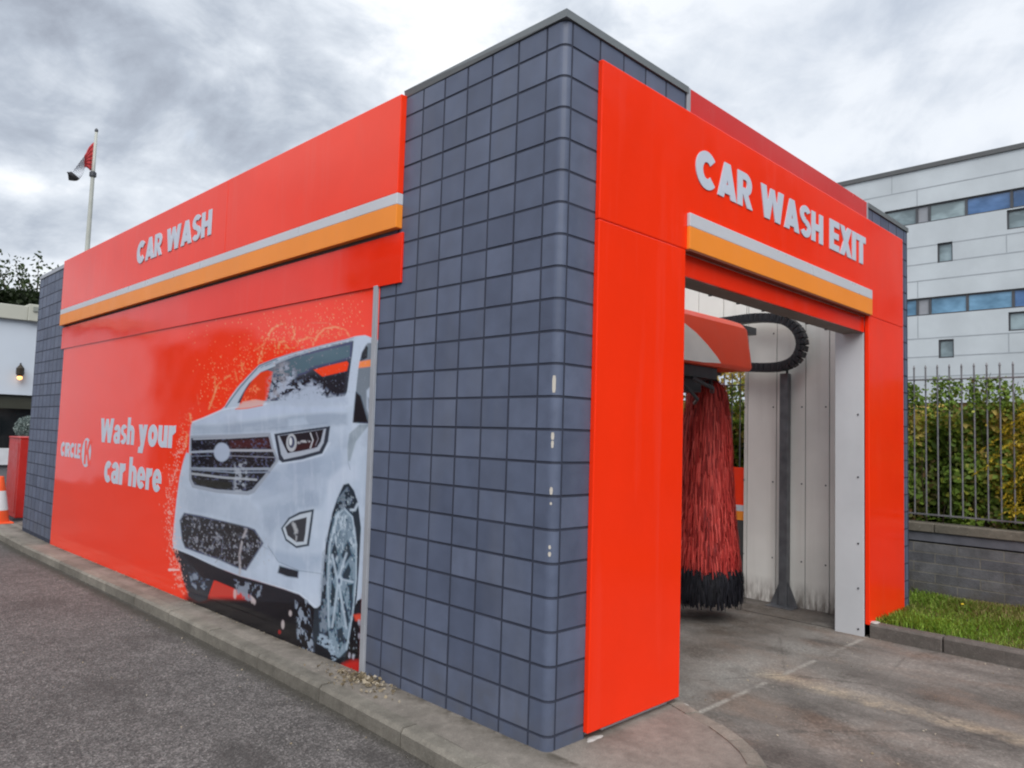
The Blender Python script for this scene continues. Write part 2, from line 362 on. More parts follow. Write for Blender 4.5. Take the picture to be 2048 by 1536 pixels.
def concrete(name, base, joints=False, rough=.8):
    m, nt, b, pos = new_mat(name, base, rough, .35)
    sp = nt.node('ShaderNodeSeparateXYZ'); nt.l.new(pos, sp.inputs[0])
    c = nt.mix(1.0, base, nt.ramp(nt.noise(pos, 1.1, 7, .65), [(.28, .66), (.72, 1.22)]), 'MULTIPLY')
    c = nt.mix(1.0, c, nt.ramp(nt.noise(pos, 14, 6, .7), [(.3, .78), (.7, 1.18)]), 'MULTIPLY')
    c = nt.mix(1.0, c, nt.ramp(nt.noise(pos, 130, 2), [(.3, .82), (.7, 1.16)]), 'MULTIPLY')
    if joints:
        # oily darkening in the wheel tracks, silt along the middle joint, rust tint
        dark = nt.ramp(nt.noise(nt.scale(pos, 1.4, .7, 1, (3, 1, 0)), 1.1, 6, .62), [(.40, 0), (.60, .85)])
        c = nt.mix(dark, c, (.062, .055, .05))
        rust = nt.math('MULTIPLY', nt.ramp(nt.noise(nt.scale(pos, 1.2, .8, 1, (8, 3, 0)), 1.5, 5), [(.5, 0), (.72, .6)]), 1.0)
        c = nt.mix(rust, c, (.17, .10, .065))
        warp = nt.math('MULTIPLY', nt.math('SUBTRACT', nt.noise(pos, 3.2, 6, .65), .5), .42)
        dx = nt.math('ABSOLUTE', nt.math('ADD', nt.math('SUBTRACT', sp.outputs[0], 2.64), warp))
        silt = nt.math('MULTIPLY', nt.ramp(dx, [(.02, 1.0), (.15, 0)]), nt.math('MULTIPLY', nt.math('SUBTRACT', 1.0, nt.ramp(nt.math('ADD', sp.outputs[1], .0), [(.05, 0), (.2, 1)])), nt.ramp(nt.noise(pos, 3.2, 4), [(.25, .35), (.55, 1.0)])))
        silt = nt.math('MULTIPLY', silt, nt.ramp(nt.noise(pos, 11, 6, .7), [(.34, .2), (.6, .95)]))
        c = nt.mix(silt, c, (.35, .285, .21))
        dy = nt.math('ABSOLUTE', nt.math('ADD', sp.outputs[1], .008))
        jl = nt.math('MULTIPLY', nt.ramp(dy, [(.008, .8), (.03, 0)]), nt.ramp(nt.noise(pos, 3.5, 4), [(.46, 0), (.58, .9)]))
        c = nt.mix(jl, c, (.33, .31, .28))
        pale = nt.math('MULTIPLY', nt.ramp(nt.math('ABSOLUTE', nt.math('SUBTRACT', sp.outputs[1], .32)), [(.1, .6), (.38, 0)]), nt.ramp(nt.noise(pos, 2.3, 5), [(.42, 0), (.6, 1)]))
        c = nt.mix(pale, c, (.24, .235, .22))
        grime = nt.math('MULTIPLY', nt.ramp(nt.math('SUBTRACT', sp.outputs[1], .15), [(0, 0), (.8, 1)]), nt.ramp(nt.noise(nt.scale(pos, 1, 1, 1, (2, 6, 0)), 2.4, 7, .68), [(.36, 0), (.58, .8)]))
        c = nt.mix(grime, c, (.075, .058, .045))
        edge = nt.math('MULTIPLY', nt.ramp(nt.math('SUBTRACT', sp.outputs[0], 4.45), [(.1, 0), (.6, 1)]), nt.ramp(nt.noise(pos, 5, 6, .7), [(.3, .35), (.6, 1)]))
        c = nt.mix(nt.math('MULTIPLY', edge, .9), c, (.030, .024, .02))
        vc = nt.node('ShaderNodeTexVoronoi', feature='DISTANCE_TO_EDGE'); vc.inputs['Scale'].default_value = .55; nt.l.new(nt.scale(pos, 1, 1, .01, (.4, .9, 0)), vc.inputs['Vector'])
        crack = nt.math('MULTIPLY', nt.ramp(nt.math('ADD', vc.outputs['Distance'], nt.math('MULTIPLY', nt.math('SUBTRACT', nt.noise(pos, 6, 5), .5), .05)), [(.0, 1), (.006, 0)]), .55)
        c = nt.mix(crack, c, (.05, .045, .04))
        vg = nt.node('ShaderNodeTexVoronoi', feature='F1'); vg.inputs['Scale'].default_value = 70; nt.l.new(pos, vg.inputs['Vector'])
        c = nt.mix(1.0, c, nt.ramp(vg.outputs['Color'], [(.05, .72), (.6, 1.0), (.95, 1.4)]), 'MULTIPLY')
        # broom marks run across the lane
        wv = nt.node('ShaderNodeTexWave', wave_type='BANDS', bands_direction='X')
        wv.inputs['Scale'].default_value = 22; wv.inputs['Distortion'].default_value = 2.5; wv.inputs['Detail'].default_value = 2
        nt.l.new(nt.scale(pos, .85, .5, 1), wv.inputs['Vector'])
        br = nt.math('MULTIPLY', nt.ramp(wv.outputs['Fac'], [(.3, 0), (.9, .55)]), nt.ramp(nt.noise(pos, 1.7, 4), [(.42, 0), (.6, 1)]))
        c = nt.mix(br, c, (.27, .25, .23))
        bump(nt, b, nt.math('ADD', nt.math('MULTIPLY', wv.outputs['Fac'], .5), nt.noise(pos, 60, 4)), .35, .006)
    else:
        spk = nt.ramp(nt.noise(pos, 42, 3), [(.64, 0), (.72, .5)])
        c = nt.mix(spk, c, (.33, .31, .28))
        foot = nt.math('MULTIPLY', nt.ramp(nt.math('ADD', sp.outputs[0], .14), [(.02, 0), (.13, 1)]), nt.math('MULTIPLY', nt.math('SUBTRACT', 1.0, nt.ramp(sp.outputs[0], [(.02, 0), (.04, 1)])), nt.ramp(nt.noise(pos, 6, 6, .7), [(.36, 0), (.6, .8)])))
        c = nt.mix(foot, c, (.045, .038, .028))
        moss = nt.ramp(nt.noise(nt.scale(pos, 1, 1, 1, (4, 4, 0)), 2.6, 6, .65), [(.52, 0), (.72, .55)])
        c = nt.mix(moss, c, (.07, .066, .055))
        bump(nt, b, nt.noise(pos, 45, 5, .65), .5, .008)
        if 'kerb' in name:
            at = nt.node('ShaderNodeAttribute', attribute_name='tint').outputs['Fac']
            c = nt.mix(1.0, c, nt.ramp(at, [(0, .78), (1, 1.14)]), 'MULTIPLY')
    nt.l.new(c, b.inputs['Base Color'])
    return m
CONC = concrete('lane_concrete', (.20, .182, .166), True)
PATH = concrete('path_concrete', (.21, .19, .168))
KERB = concrete('kerb_concrete', (.215, .2, .172))
KERBD = concrete('kerb_concrete_dark', (.13, .115, .105))
CEMENT = simple('white_cement', (.42, .415, .40), .8, .2, 0, .25, 14, .3)

def leaf_mat(name, stops, rough=.55):
    m, nt, b, pos = new_mat(name, (.05, .1, .03), rough, .35)
    at = nt.node('ShaderNodeAttribute', attribute_name='tint').outputs['Fac']
    c = nt.ramp(at, stops)
    nt.l.new(c, b.inputs['Base Color'])
    b.inputs['Subsurface Weight'].default_value = 0
    tr = nt.node('ShaderNodeBsdfTranslucent'); nt.l.new(c, tr.inputs[0])
    mx = nt.node('ShaderNodeMixShader'); mx.inputs[0].default_value = .38
    out = m.node_tree.nodes['Material Output']
    nt.l.new(b.outputs[0], mx.inputs[1]); nt.l.new(tr.outputs[0], mx.inputs[2]); nt.l.new(mx.outputs[0], out.inputs[0])
    return m
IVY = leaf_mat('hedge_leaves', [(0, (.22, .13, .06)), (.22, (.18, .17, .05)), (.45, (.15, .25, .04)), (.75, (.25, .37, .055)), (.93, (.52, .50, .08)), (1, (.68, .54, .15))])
YEL = leaf_mat('conifer_leaves', [(0, (.16, .13, .016)), (.5, (.40, .31, .022)), (1, (.62, .46, .035))])
TREEL = leaf_mat('tree_leaves', [(0, (.012, .02, .008)), (.6, (.03, .05, .016)), (1, (.06, .09, .03))])
GREYL = leaf_mat('olive_leaves', [(0, (.06, .085, .08)), (.5, (.19, .25, .24)), (1, (.42, .48, .47))])
BARK = simple('bark', (.05, .038, .025), .9, .2, 0, .3, 10, .5, 30)
GRASSM = leaf_mat('grass_blades', [(0, (.34, .26, .12)), (.3, (.23, .28, .05)), (.7, (.20, .37, .04)), (1, (.34, .50, .07))])

# ================================================================== GROUND
def zp(Y): return float(np.interp(Y, [1.5, 10, 100], [0, -.14, -.14]))

b = MB(); b.face([(-600, -600, -.42), (600, -600, -.42), (600, 600, -.42), (-600, 600, -.42)])
setting(b.build('ground', simple('far_ground', (.11, .11, .095), .95, .2, 0, .3, .2)))

b = MB()   # asphalt forecourt, falling gently towards the far end
ys = [-60, -8, 1.5, 4, 7, 10, 13, 24.5]
for y0, y1 in zip(ys, ys[1:]):
    x1a = .12
    xa = -60
    b.face([(xa, y0, zp(y0) - .1), (x1a, y0, zp(y0) - .1), (x1a, y1, zp(y1) - .1), (xa, y1, zp(y1) - .1)])
b.face([(.12, 12.7, zp(12.7) - .1), (40, 12.7, zp(12.7) - .1), (40, 24.5, zp(24.5) - .1), (.12, 24.5, zp(24.5) - .1)])
setting(b.build('road', ASPH))

b = MB(); b.face([(.12, -60, -.13), (4.50, -60, -.13), (4.50, 12.7, -.135), (.12, 12.7, -.135)]); b.face([(4.50, .0, -.13), (5.15, .0, -.13), (5.15, 12.7, -.135), (4.50, 12.7, -.135)])
setting(b.build('concrete_lane', CONC))

# footpath round the building with its rounded nose
KX = [(12.65, -.345), (8.6, -.315), (5.0, -.30), (2.75, -.335), (1.29, -.372), (.44, -.392), (.12, -.41)]
NOSE = [(-.41, .12), (-.415, -.06), (-.37, -.28), (-.27, -.50), (-.10, -.70), (.12, -.86), (.32, -.93), (.54, -.935), (.742, -.865), (.878, -.745), (.98, -.61), (1.09, -.415), (1.165, -.21), (1.235, -.035), (1.25, .10)]
KW = .11
b = MB()
for (ya, xa), (yb, xb) in zip(KX, KX[1:]):
    n = max(1, int(abs(ya - yb) / .5))
    for i in range(n):
        y0 = ya + (yb - ya) * i / n; y1 = ya + (yb - ya) * (i + 1) / n; x0 = xa + (xb - xa) * i / n; x1 = xa + (xb - xa) * (i + 1) / n
        b.face([(x0 + KW, y0, zp(y0)), (x1 + KW, y1, zp(y1)), (.3, y1, zp(y1)), (.3, y0, zp(y0))])
# nose interior: inset ring
def inset(poly, d):
    out = []
    for i, p in enumerate(poly):
        a = Vector(poly[max(0, i - 1)]); c = Vector(poly[min(len(poly) - 1, i + 1)])
        t = (c - a).normalized(); out.append((p[0] - t.y * d, p[1] + t.x * d))
    return out
NIN = inset(NOSE, KW)
NIN[0] = (-.41 + KW, .12)
b.face([(x, y, 0) for x, y in NIN] + [(1.25, .3, 0), (-.3, .3, 0)][:1] + [(.3, .3, 0), (-.3, .12, 0)][:1] + [(.3, .12, 0)])
setting(b.build('footpath', PATH))

# kerb stones along the forecourt side and round the nose
b = MB()
def stone(b, p0, p1, q0, q1, z0, z1, h0=.0, m=0, drop=.2, gap=.011):
    """kerb stone: outer edge p0->p1, inner q0->q1, chamfered outer arris"""
    p0, p1, q0, q1 = map(Vector, (p0, p1, q0, q1)); t = (p1 - p0).normalized() * gap * .5
    p0 = p0 + t; p1 = p1 - t; q0 = q0 + t; q1 = q1 - t
    c = .018
    o0 = (q0 - p0).normalized() * c; o1 = (q1 - p1).normalized() * c
    j = random.uniform(-.003, .003)
    z0 += j; z1 += j
    V = [(*p0, z0 - drop), (*p1, z1 - drop), (*p0, z0 - c), (*p1, z1 - c), (*(p0 + o0), z0 + .004), (*(p1 + o1), z1 + .004), (*q0, z0 + .004), (*q1, z1 + .004), (*q0, z0 - drop), (*q1, z1 - drop)]
    b.idx(V, [(0, 1, 3, 2), (2, 3, 5, 4), (4, 5, 7, 6), (6, 7, 9, 8), (0, 2, 4, 6, 8), (1, 9, 7, 5, 3)], m, random.uniform(0, 1))
yy = 12.65; kx = lambda y: float(np.interp(y, [k[0] for k in KX][::-1], [k[1] for k in KX][::-1]))
while yy > .13:
    y1 = max(.12, yy - .915)
    if y1 < .3: y1 = .12
    stone(b, (kx(yy), yy), (kx(y1), y1), (kx(yy) + KW, yy), (kx(y1) + KW, y1), zp(yy), zp(y1)); yy = y1
for i in range(len(NOSE) - 1):
    stone(b, NOSE[i], NOSE[i + 1], NIN[i], NIN[i + 1], 0, 0, gap=.004)
# drop under the stones so no light leaks
setting(b.build('kerb', KERB))

b = MB()   # kerb of the grass verge
y = -.03; i = 0
while y > -9:
    y1 = y - .62
    stone(b, (4.43, y1), (4.43, y), (4.545, y1), (4.545, y), 0, 0, m=0, drop=.15); y = y1
setting(b.build('verge_kerb', KERBD, bevel=.008))

b = MB(); b.face([(4.545, -9, -.012), (6.5, -9, -.012), (6.5, 12, -.012), (5.66, 12, -.012), (5.66, -.0, -.012), (4.545, -.0, -.012)])
setting(b.build('verge_soil', simple('verge_soil', (.055, .06, .022), .95, .2, 0, .35, 6, .6, 30)))
n = 30000
gx = rng.uniform(4.55, 6.5, n); gy = -rng.power(1.25, n) * 3.2 + .25
keep = ~((gx < 5.66) & (gy > -.03)); gx, gy = gx[keep], gy[keep]; n = len(gx)
hgt = rng.uniform(.02, .062, n) * (1 + .5 * np.sin(gx * 5) * np.sin(gy * 4))
ang = rng.uniform(0, 2 * PI, n); ln = rng.uniform(.1, .8, n) * hgt; ax, ay = np.cos(ang), np.sin(ang); wd = rng.uniform(.0022, .0045, n)
base = np.stack([gx, gy, np.full(n, -.012)], 1); side = np.stack([-ay, ax, 0 * ax], 1) * wd[:, None]
tip = base + np.stack([ax * ln, ay * ln, hgt], 1); mid = base + np.stack([ax * ln * .35, ay * ln * .35, hgt * .6], 1)
v = np.stack([base - side, base + side, mid + side * .8, tip, mid - side * .8], 1).reshape(-1, 3)
patch = .5 + .3 * np.sin(gx * 3.1 + gy * 1.7) + .25 * np.sin(gx * 1.3 - gy * 4.1)
gt = np.clip(.62 * patch + rng.normal(.2, .24, n) - .35 * np.clip((gx - 6.15) / .35, 0, 1), 0, 1)
stuff(np_mesh('grass', v, np.arange(n * 5).reshape(n, 5), GRASSM, None, np.repeat(gt, 5)), 'rough short green grass on the verge between kerb and block wall', 'grass')

# pale dry litter blown against the foot of the mural trim
n = 330
r = np.abs(rng.normal(0, .17, n)); a = rng.uniform(0, PI * 2, n)
px = -.10 + np.cos(a) * r * .55; py = 1.58 + np.sin(a) * r * 1.35; ok = (px < -.012) & (px > -.36); px, py = px[ok], py[ok]; n = len(px)
pz = np.array([zp(q) for q in py]) + rng.uniform(.004, .022, n) * np.exp(-((py - 1.6) / .25) ** 2) + .006
LITTER = leaf_mat('dry_litter', [(0, (.14, .11, .07)), (.5, (.34, .28, .19)), (1, (.58, .52, .42))], .8)
stuff(leaves('leaf_litter', np.stack([px, py, pz], 1), .027, LITTER, None, rng.uniform(0, 1, n), .75, .6), 'pale dry leaf litter heaped on the footpath under the mural edge', 'litter')

# loose grit and scraps on the lane and the forecourt
n = 600
gx = np.concatenate([-.008 - np.abs(rng.normal(0, .022, 180)), rng.uniform(1.3, 4.4, 160), -.42 - np.abs(rng.normal(0, .12, 110)), rng.uniform(-3.2, -.5, 150)])
gy = np.concatenate([rng.uniform(1.7, 9.8, 180), rng.uniform(-2.0, .6, 160), rng.uniform(.3, 8, 110), rng.uniform(.4, 5, 150)])
gz = np.array([(-.128 if x > 0 else (zp(y) + .004 if x > -.2 else zp(y) - .097)) for x, y in zip(gx, gy)])
stuff(leaves('gravel', np.stack([gx, gy, gz + .002], 1), rng.uniform(.006, .016, n), LITTER, None, rng.uniform(.2, 1, n), .8, .9, face=(0, 0, 1)), 'loose pale grit and scraps scattered over the lane and forecourt', 'grit')

# ================================================================== CAR WASH BUILDING
CW = thing('car_wash_building', 'red and slate-tiled car wash building with a soapy car mural on its side', 'car wash', (2.8, 5.8, 0))
TW, TH = .22888, .18
def rowz(r): return (22.42 - r) * TH
def tile_wall(frame, ucols, zlo, zhi, mb, skip=None):
    """pillow tiles: frame(u, z, d) -> point, ucols = list of (u0,u1) tile columns, grout plane at d=-0.004"""
    g = .0056; ch = .0022
    for (u0, u1) in ucols:
        for r in range(0, 24):
            z1 = min(zhi, rowz(r)); z0 = max(zlo, rowz(r + 1))
            if z1 - z0 < .015: continue
            if skip and skip(u0, u1, z0, z1): continue
            t = float(np.clip(rng.normal(.5, .22), 0, 1))
            dd = random.uniform(-.0012, .0012)
            A, B_, C_, D_ = u0 + g, u1 - g, z0 + g, z1 - g
            o = [(A, C_), (B_, C_), (B_, D_), (A, D_)]; i_ = [(A + ch, C_ + ch), (B_ - ch, C_ + ch), (B_ - ch, D_ - ch), (A + ch, D_ - ch)]
            pts = [frame(p[0], p[1], -.004) for p in o] + [frame(p[0], p[1], dd) for p in i_]
            mb.idx(pts, [(4, 5, 6, 7)], 0, t); mb.idx(pts, [(0, 1, 5, 4), (1, 2, 6, 5), (2, 3, 7, 6), (3, 0, 4, 7)], 1, t)
left = lambda u, z, d: (-d, u, z)          # face X=0, outward -X
front = lambda u, z, d: (u, -d, z)         # face Y=0, outward -Y
ZB, ZT = -.05, 4.0
# --- corner pier
b = MB()
L0 = .1405
cols = [(L0 + k * TW, L0 + (k + 1) * TW) for k in range(7)]
tile_wall(left, cols[:6] + [(cols[6][0], cols[6][1])], ZB, ZT, b, skip=lambda u0, u1, z0, z1: u0 > 1.6)
tile_wall(left, [(cols[6][0], 1.7)], ZB, 2.72, b)
# rounded corner column
R = .05
arc = [(0, L0)] + [(0, R + (L0 - R) * .35)] + [(R - R * math.cos(t), R - R * math.sin(t)) for t in np.linspace(0, PI / 2, 7)] + [(.0568, 0)]
arc_n = [(-1, 0), (-1, 0)] + [(-math.cos(t), -math.sin(t)) for t in np.linspace(0, PI / 2, 7)] + [(0, -1)]
for r in range(0, 24):
    z1 = min(ZT, rowz(r)) - .0056; z0 = max(ZB, rowz(r + 1)) + .0056
    if z1 - z0 < .015: continue
    t = float(np.clip(rng.normal(.45, .15), 0, 1)); k = len(arc)
    A = list(arc); A[0] = (0, L0 - .006); A[-1] = (.0568 - .006, 0)
    pts = []; fs = []
    for (x, y), (nx, ny) in zip(A, arc_n):
        pts += [(x - nx * .004, y - ny * .004, z0), (x, y, z0 + .0022), (x, y, z1 - .0022), (x - nx * .004, y - ny * .004, z1)]
    for i in range(k - 1):
        fs.append((i * 4 + 1 + 4, i * 4 + 1, i * 4 + 2, i * 4 + 6))
    b.idx(pts, fs, 0, t)
    b.idx(pts, [f for i in range(k - 1) for f in ((i * 4 + 4, i * 4, i * 4 + 1, i * 4 + 5), (i * 4 + 6, i * 4 + 2, i * 4 + 3, i * 4 + 7))], 1, t)
# front columns beside the portal
tile_wall(front, [(.0568, .0568 + TW + .02)], ZB, ZT, b)
# grout backing
pts = []
for (x, y), (nx, ny) in zip(arc, arc_n): pts += [(x - nx * .0035, y - ny * .0035, ZB - .15), (x - nx * .0035, y - ny * .0035, ZT)]
k = len(arc)
b.idx(pts, [(i * 2 + 2, i * 2, i * 2 + 1, i * 2 + 3) for i in range(k - 1)], 1)
b.face([(.0035, 1.74, ZB - .15), (.0035, L0, ZB - .15), (.0035, L0, ZT), (.0035, 1.74, ZT)], 1)
b.face([(.0568, .0035, ZB - .15), (.31, .0035, ZB - .15), (.31, .0035, ZT), (.0568, .0035, ZT)], 1)
# chipped plaster scars on the rounded corner
for z0, z1, w in [(1.896, 1.99, .010), (1.64, 1.68, .009), (1.596, 1.635, .007), (1.345, 1.385, .008), (1.29, 1.305, .006), (1.055, 1.075, .007), (1.015, 1.04, .008)]:
    ang0 = .52; n = 5
    pts = []
    for i in range(n + 1):
        z = z0 + (z1 - z0) * i / n; ww = w * (.45 + .55 * math.sin(PI * (i + .6) / (n + 1.2))) * random.uniform(.85, 1.15)
        for sgn in (-1, 1):
            t = ang0 + sgn * ww / R
            pts.append((R - (R + .0012) * math.cos(t), R - (R + .0012) * math.sin(t), z))
    b.idx(pts, [(i * 2 + 1, i * 2, i * 2 + 2, i * 2 + 3) for i in range(n)], 2)
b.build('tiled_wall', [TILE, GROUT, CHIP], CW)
# --- far pier on the long side
b = MB()
k0 = 42; fc = [(max(9.86, L0 + k * TW), min(11.62, L0 + (k + 1) * TW)) for k in range(k0, 51)]
tile_wall(left, fc, -.09, ZT, b)
b.face([(.0035, 11.62, -.3), (.0035, 9.84, -.3), (.0035, 9.84, ZT), (.0035, 11.62, ZT)], 1)
b.build('tiled_wall', [TILE, GROUT], CW)
# --- front: strips over and right of the portal
b = MB()
tile_wall(front, [(.3057 + k * TW, min(1.235, .3057 + (k + 1) * TW)) for k in range(5)], 3.60, ZT, b)
b.face([(.31, .0035, 3.5), (1.235, .0035, 3.5), (1.235, .0035, ZT), (.31, .0035, ZT)], 1)
b.build('tiled_wall', [TILE, GROUT], CW)
b = MB()
tile_wall(front, [(max(4.505, .0568 + k * TW), min(5.64, .0568 + (k + 1) * TW)) for k in range(19, 25)], ZB, ZT, b, skip=lambda u0, u1, z0, z1: u1 < 5.3 and z1 < 3.7)
b.face([(4.505, .0035, 3.6), (5.656, .0035, 3.6), (5.656, .0035, ZT), (4.505, .0035, ZT)], 1)
b.face([(5.3, .0036, -.2), (5.656, .0036, -.2), (5.656, .0036, 3.7), (5.3, .0036, 3.7)], 1)
b.box(5.64, 5.656, .0, 1.6, -.2, ZT, 1)
b.build('tiled_wall', [TILE, GROUT], CW)

# --- structural walls behind the cladding
BACK = simple('wall_core', (.16, .16, .17), .8); CORE = simple('bounce_wall_core', (.68, .68, .67), .6)  # front wall core set pale so it bounces light onto the gantry arm
b = MB()
b.box(.012, .45, .401, 11.6, -.3, 3.95)
b.build('side_wall', BACK, CW)
b = MB(); b.box(.03, 1.19, .03, .40, -.3, 3.95); b.build('front_wall', CORE, CW)
b = MB(); b.box(1.19, 4.44, .03, .20, 2.95, 3.95); b.box(4.44, 5.63, .012, .28, -.3, 3.95); b.build('front_wall', CORE, CW)
# right hand wall with its side opening (y 1.6 - 4.2)
b = MB()
b.box(5.14, 5.64, .28, 1.6, -.3, 3.95); b.box(5.14, 5.64, 1.6, 4.2, 2.55, 3.95); b.box(5.14, 5.64, 4.2, 11.6, -.3, 3.95)
b.build('side_wall', BACK, CW)
b = MB(); b.box(.45, 1.2, 11.2, 11.6, -.3, 3.95); b.box(4.43, 5.14, 11.2, 11.6, -.3, 3.95); b.box(1.2, 4.43, 11.2, 11.6, 2.75, 3.95); b.build('rear_wall', BACK, CW)
# lining panels (right) with seams
def lining(y0, y1, z0, z1):
    mb = MB(); seams = sorted(set([y0, y1] + [s for s in (.62, .885, 1.22, 1.575, 1.905, 2.25, 2.6, 2.95, 3.3, 3.65) if y0 < s < y1]))
    for a, c in zip(seams, seams[1:]):
        mb.box(5.12, 5.138, a + .004, c - .004, z0, z1)
    mb.box(5.132, 5.139, y0, y1, z0, z1, 1)
    for a in seams[1:-1]:
        for z in np.arange(z0 + .5, z1, .85):
            mb.lathe((0, 0, 0), [(.0, 0), (.0001, 0)], 3, 1) if False else mb.box(5.112, 5.12, a + .03, a + .046, z, z + .016, 1)
    return mb
lining(.285, 1.6, -.14, 3.9).build('interior_panel', [INNER, DKGREY], CW, bevel=.004)
lining(1.6, 4.2, 2.53, 3.9).build('interior_panel', [INNER, DKGREY], CW, bevel=.004)
lining(4.2, 11.2, -.14, 3.9).build('interior_panel', [INNER, DKGREY], CW, bevel=.004)
b = MB(); b.box(.452, .47, .4, 11.2, -.14, 3.9); b.build('interior_panel', INNER, CW)
b = MB()     # reveal of the side opening
b.box(5.121, 5.66, 1.6, 1.615, -.14, 2.55); b.build('opening_reveal', INNER, CW)
b = MB(); b.box(5.15, 5.25, 1.615, 4.2, -.14, .744); sc = b.build('side_screen', simple('screen_grey', (.055, .055, .055), .6), CW)
b = MB(); b.box(5.146, 5.254, 1.615, 4.2, .744, .849); b.build('orange_stripe', ORANGE, CW)
b = MB(); b.box(5.146, 5.254, 1.615, 4.2, .849, .919); b.build('white_stripe', WHITE, CW)
b = MB(); b.box(5.15, 5.25, 1.615, 4.2, .919, 1.358); b.build('red_band', RED, CW)
# jamb liners
b = MB(); b.box(4.43, 5.13, .012, .285, -.15, 2.81)
for z in (.30, .72, 1.35, 1.95, -.08):
    b.box(4.422, 4.43, .055, .072, z, z + .016, 1)
b.build('door_jamb', [JAMB, DKGREY], CW, bevel=.006)
b = MB(); b.box(.47, 1.205, .012, .40, -.15, 2.81); b.build('door_jamb', JAMB, CW, bevel=.006)
# soffit and rear of the header
b = MB(); b.box(1.205, 4.43, .024, .215, 2.752, 2.80)
for x in np.arange(1.5, 4.3, .42): b.box(x, x + .02, .20, .222, 2.744, 2.752, 1)
b.build('soffit', [SOFFIT, DKGREY], CW)
# flat roof: margins and beams, open bay over the wash
ROOF = simple('roof_membrane', (.14, .145, .15), .8)
b = MB()
b.box(.02, .55, .02, 11.58, 3.93, 3.99); b.box(5.10, 5.63, .02, 11.58, 3.93, 3.99); b.box(.55, 5.10, .02, .3, 3.93, 3.99); b.box(.55, 5.10, 11.2, 11.58, 3.93, 3.99)
for y in (3.2, 5.8, 8.4): b.box(.55, 5.10, y, y + .14, 3.80, 3.99)
b.build('roof', ROOF, CW)

# --- coping
b = MB()
b.hexa([(-.012, -.012, 4.0), (.0, 1.50, 4.0), (.06, 1.50, 4.0), (.06, .06, 4.0), (-.012, -.012, 4.046), (-.012, 1.50, 4.046), (.06, 1.50, 4.046), (.06, .06, 4.046)])
b.hexa([(-.012, -.012, 4.0), (.06, .06, 4.0), (1.245, .06, 4.0), (1.245, -.012, 4.0), (-.012, -.012, 4.046), (.06, .06, 4.046), (1.245, .06, 4.046), (1.245, -.012, 4.046)][0:8])
b.build('coping', TRIM, CW)
b = MB(); b.box(4.50, 5.668, -.012, .06, 4.0, 4.046); b.box(5.60, 5.668, .06, 11.6, 4.0, 4.046); b.build('coping', TRIM, CW)
b = MB(); b.box(-.012, .06, 9.9, 11.63, 4.0, 4.056); b.box(.06, 5.6, 11.57, 11.63, 4.0, 4.05); b.build('coping', LTRIM, CW)
b = MB(); b.box(.0, .06, 1.5, 9.9, 3.9, 3.97); b.build('coping', TRIM, CW)

# --- side fascia (ends slightly out of true, as measured)
FY0, FY1, FS = 1.475, 10.0, 4.258
def fz(y, a, c): return a + (c - a) * (y - FY0) / (FY1 - FY0)
def slab(y0, y1, zl, zh, x0, x1):
    mb = MB()
    mb.hexa([(x0, y0, fz(y0, *zl)), (x1, y0, fz(y0, *zl)), (x1, y1, fz(y1, *zl)), (x0, y1, fz(y1, *zl)),
             (x0, y0, fz(y0, *zh)), (x1, y0, fz(y0, *zh)), (x1, y1, fz(y1, *zh)), (x0, y1, fz(y1, *zh))])
    return mb
Zt, Z1, Z2, Z3, Z4 = (4.006, 4.072), (3.304, 3.326), (3.224, 3.252), (3.06, 3.086), (2.678, 2.735)
slab(FY0, FS - .0015, Z1, Zt, -.05, .0).build('fascia_panel', RED, CW, bevel=.005)
fp2 = slab(FS + .0015, FY1, Z1, Zt, -.0485, .0).build('fascia_panel', RED, CW, bevel=.005)
slab(FY0 - .002, FY1, Z2, Z1, -.053, .0).build('white_stripe', WHITE, CW, bevel=.004)
slab(FY0 - .002, FY1, Z3, Z2, -.053, .0).build('orange_stripe', ORANGE, CW, bevel=.004)
slab(FY0 - .03, FY1 - .03, Z4, (3.030, 3.056), -.017, .0).build('red_band', RED2, CW, bevel=.003)
lfr = lambda u, v, w: (-.0505 - w, -u, v)
text_mesh('lettering', 'CAR', (-6.732, -5.917, 3.545, 3.818), lfr, LETTER, fp2)
text_mesh('lettering', 'WASH', (-5.784, -4.593, 3.545, 3.818), lfr, LETTER, fp2)

# --- trim at the mural edge
b = MB(); b.hexa([(-.022, 1.685, -.02), (.0, 1.685, -.02), (.0, 1.735, -.02), (-.022, 1.735, -.02), (-.022, 1.712, 2.69), (.0, 1.712, 2.69), (.0, 1.762, 2.69), (-.022, 1.762, 2.69)])
b.build('wall_trim', LTRIM, CW, bevel=.003)

# --- front portal
def fbox(name, x0, x1, z0, z1, y0, y1, mat, bev=.006, parent=CW):
    mb = MB(); mb.box(x0, x1, y0, y1, z0, z1); return mb.build(name, mat, parent, bevel=bev)
fbox('portal_panel', .29, 1.20, .036, 2.9135, -.035, .0, REDF)
pier = fbox('portal_panel', 4.44, 5.41, -.02, 2.9135, -.035, .008, REDF)
hd = fbox('portal_panel', .29, 5.41, 2.9165, 3.862, -.035, .0, REDF)
fbox('white_stripe', 1.207, 4.462, 3.072, 3.162, -.060, -.0352, WHITE, .004)
fbox('orange_stripe', 1.207, 4.462, 2.9185, 3.072, -.060, -.0352, ORANGE, .004)
fbox('orange_stripe', 1.207, 4.40, 2.905, 2.9184, -.058, .0, simple('stripe_underside_shade', (.16, .04, .02), .6), 0)  # dark brown strip paints the overhang's shade below the orange stripe
fbox('lintel', 1.205, 4.43, 2.752, 2.904, .006, .03, RED2, .004)
fbox('parapet_panel', 1.275, 4.47, 3.6, 4.046, -.006, .02, DKRED, .004)
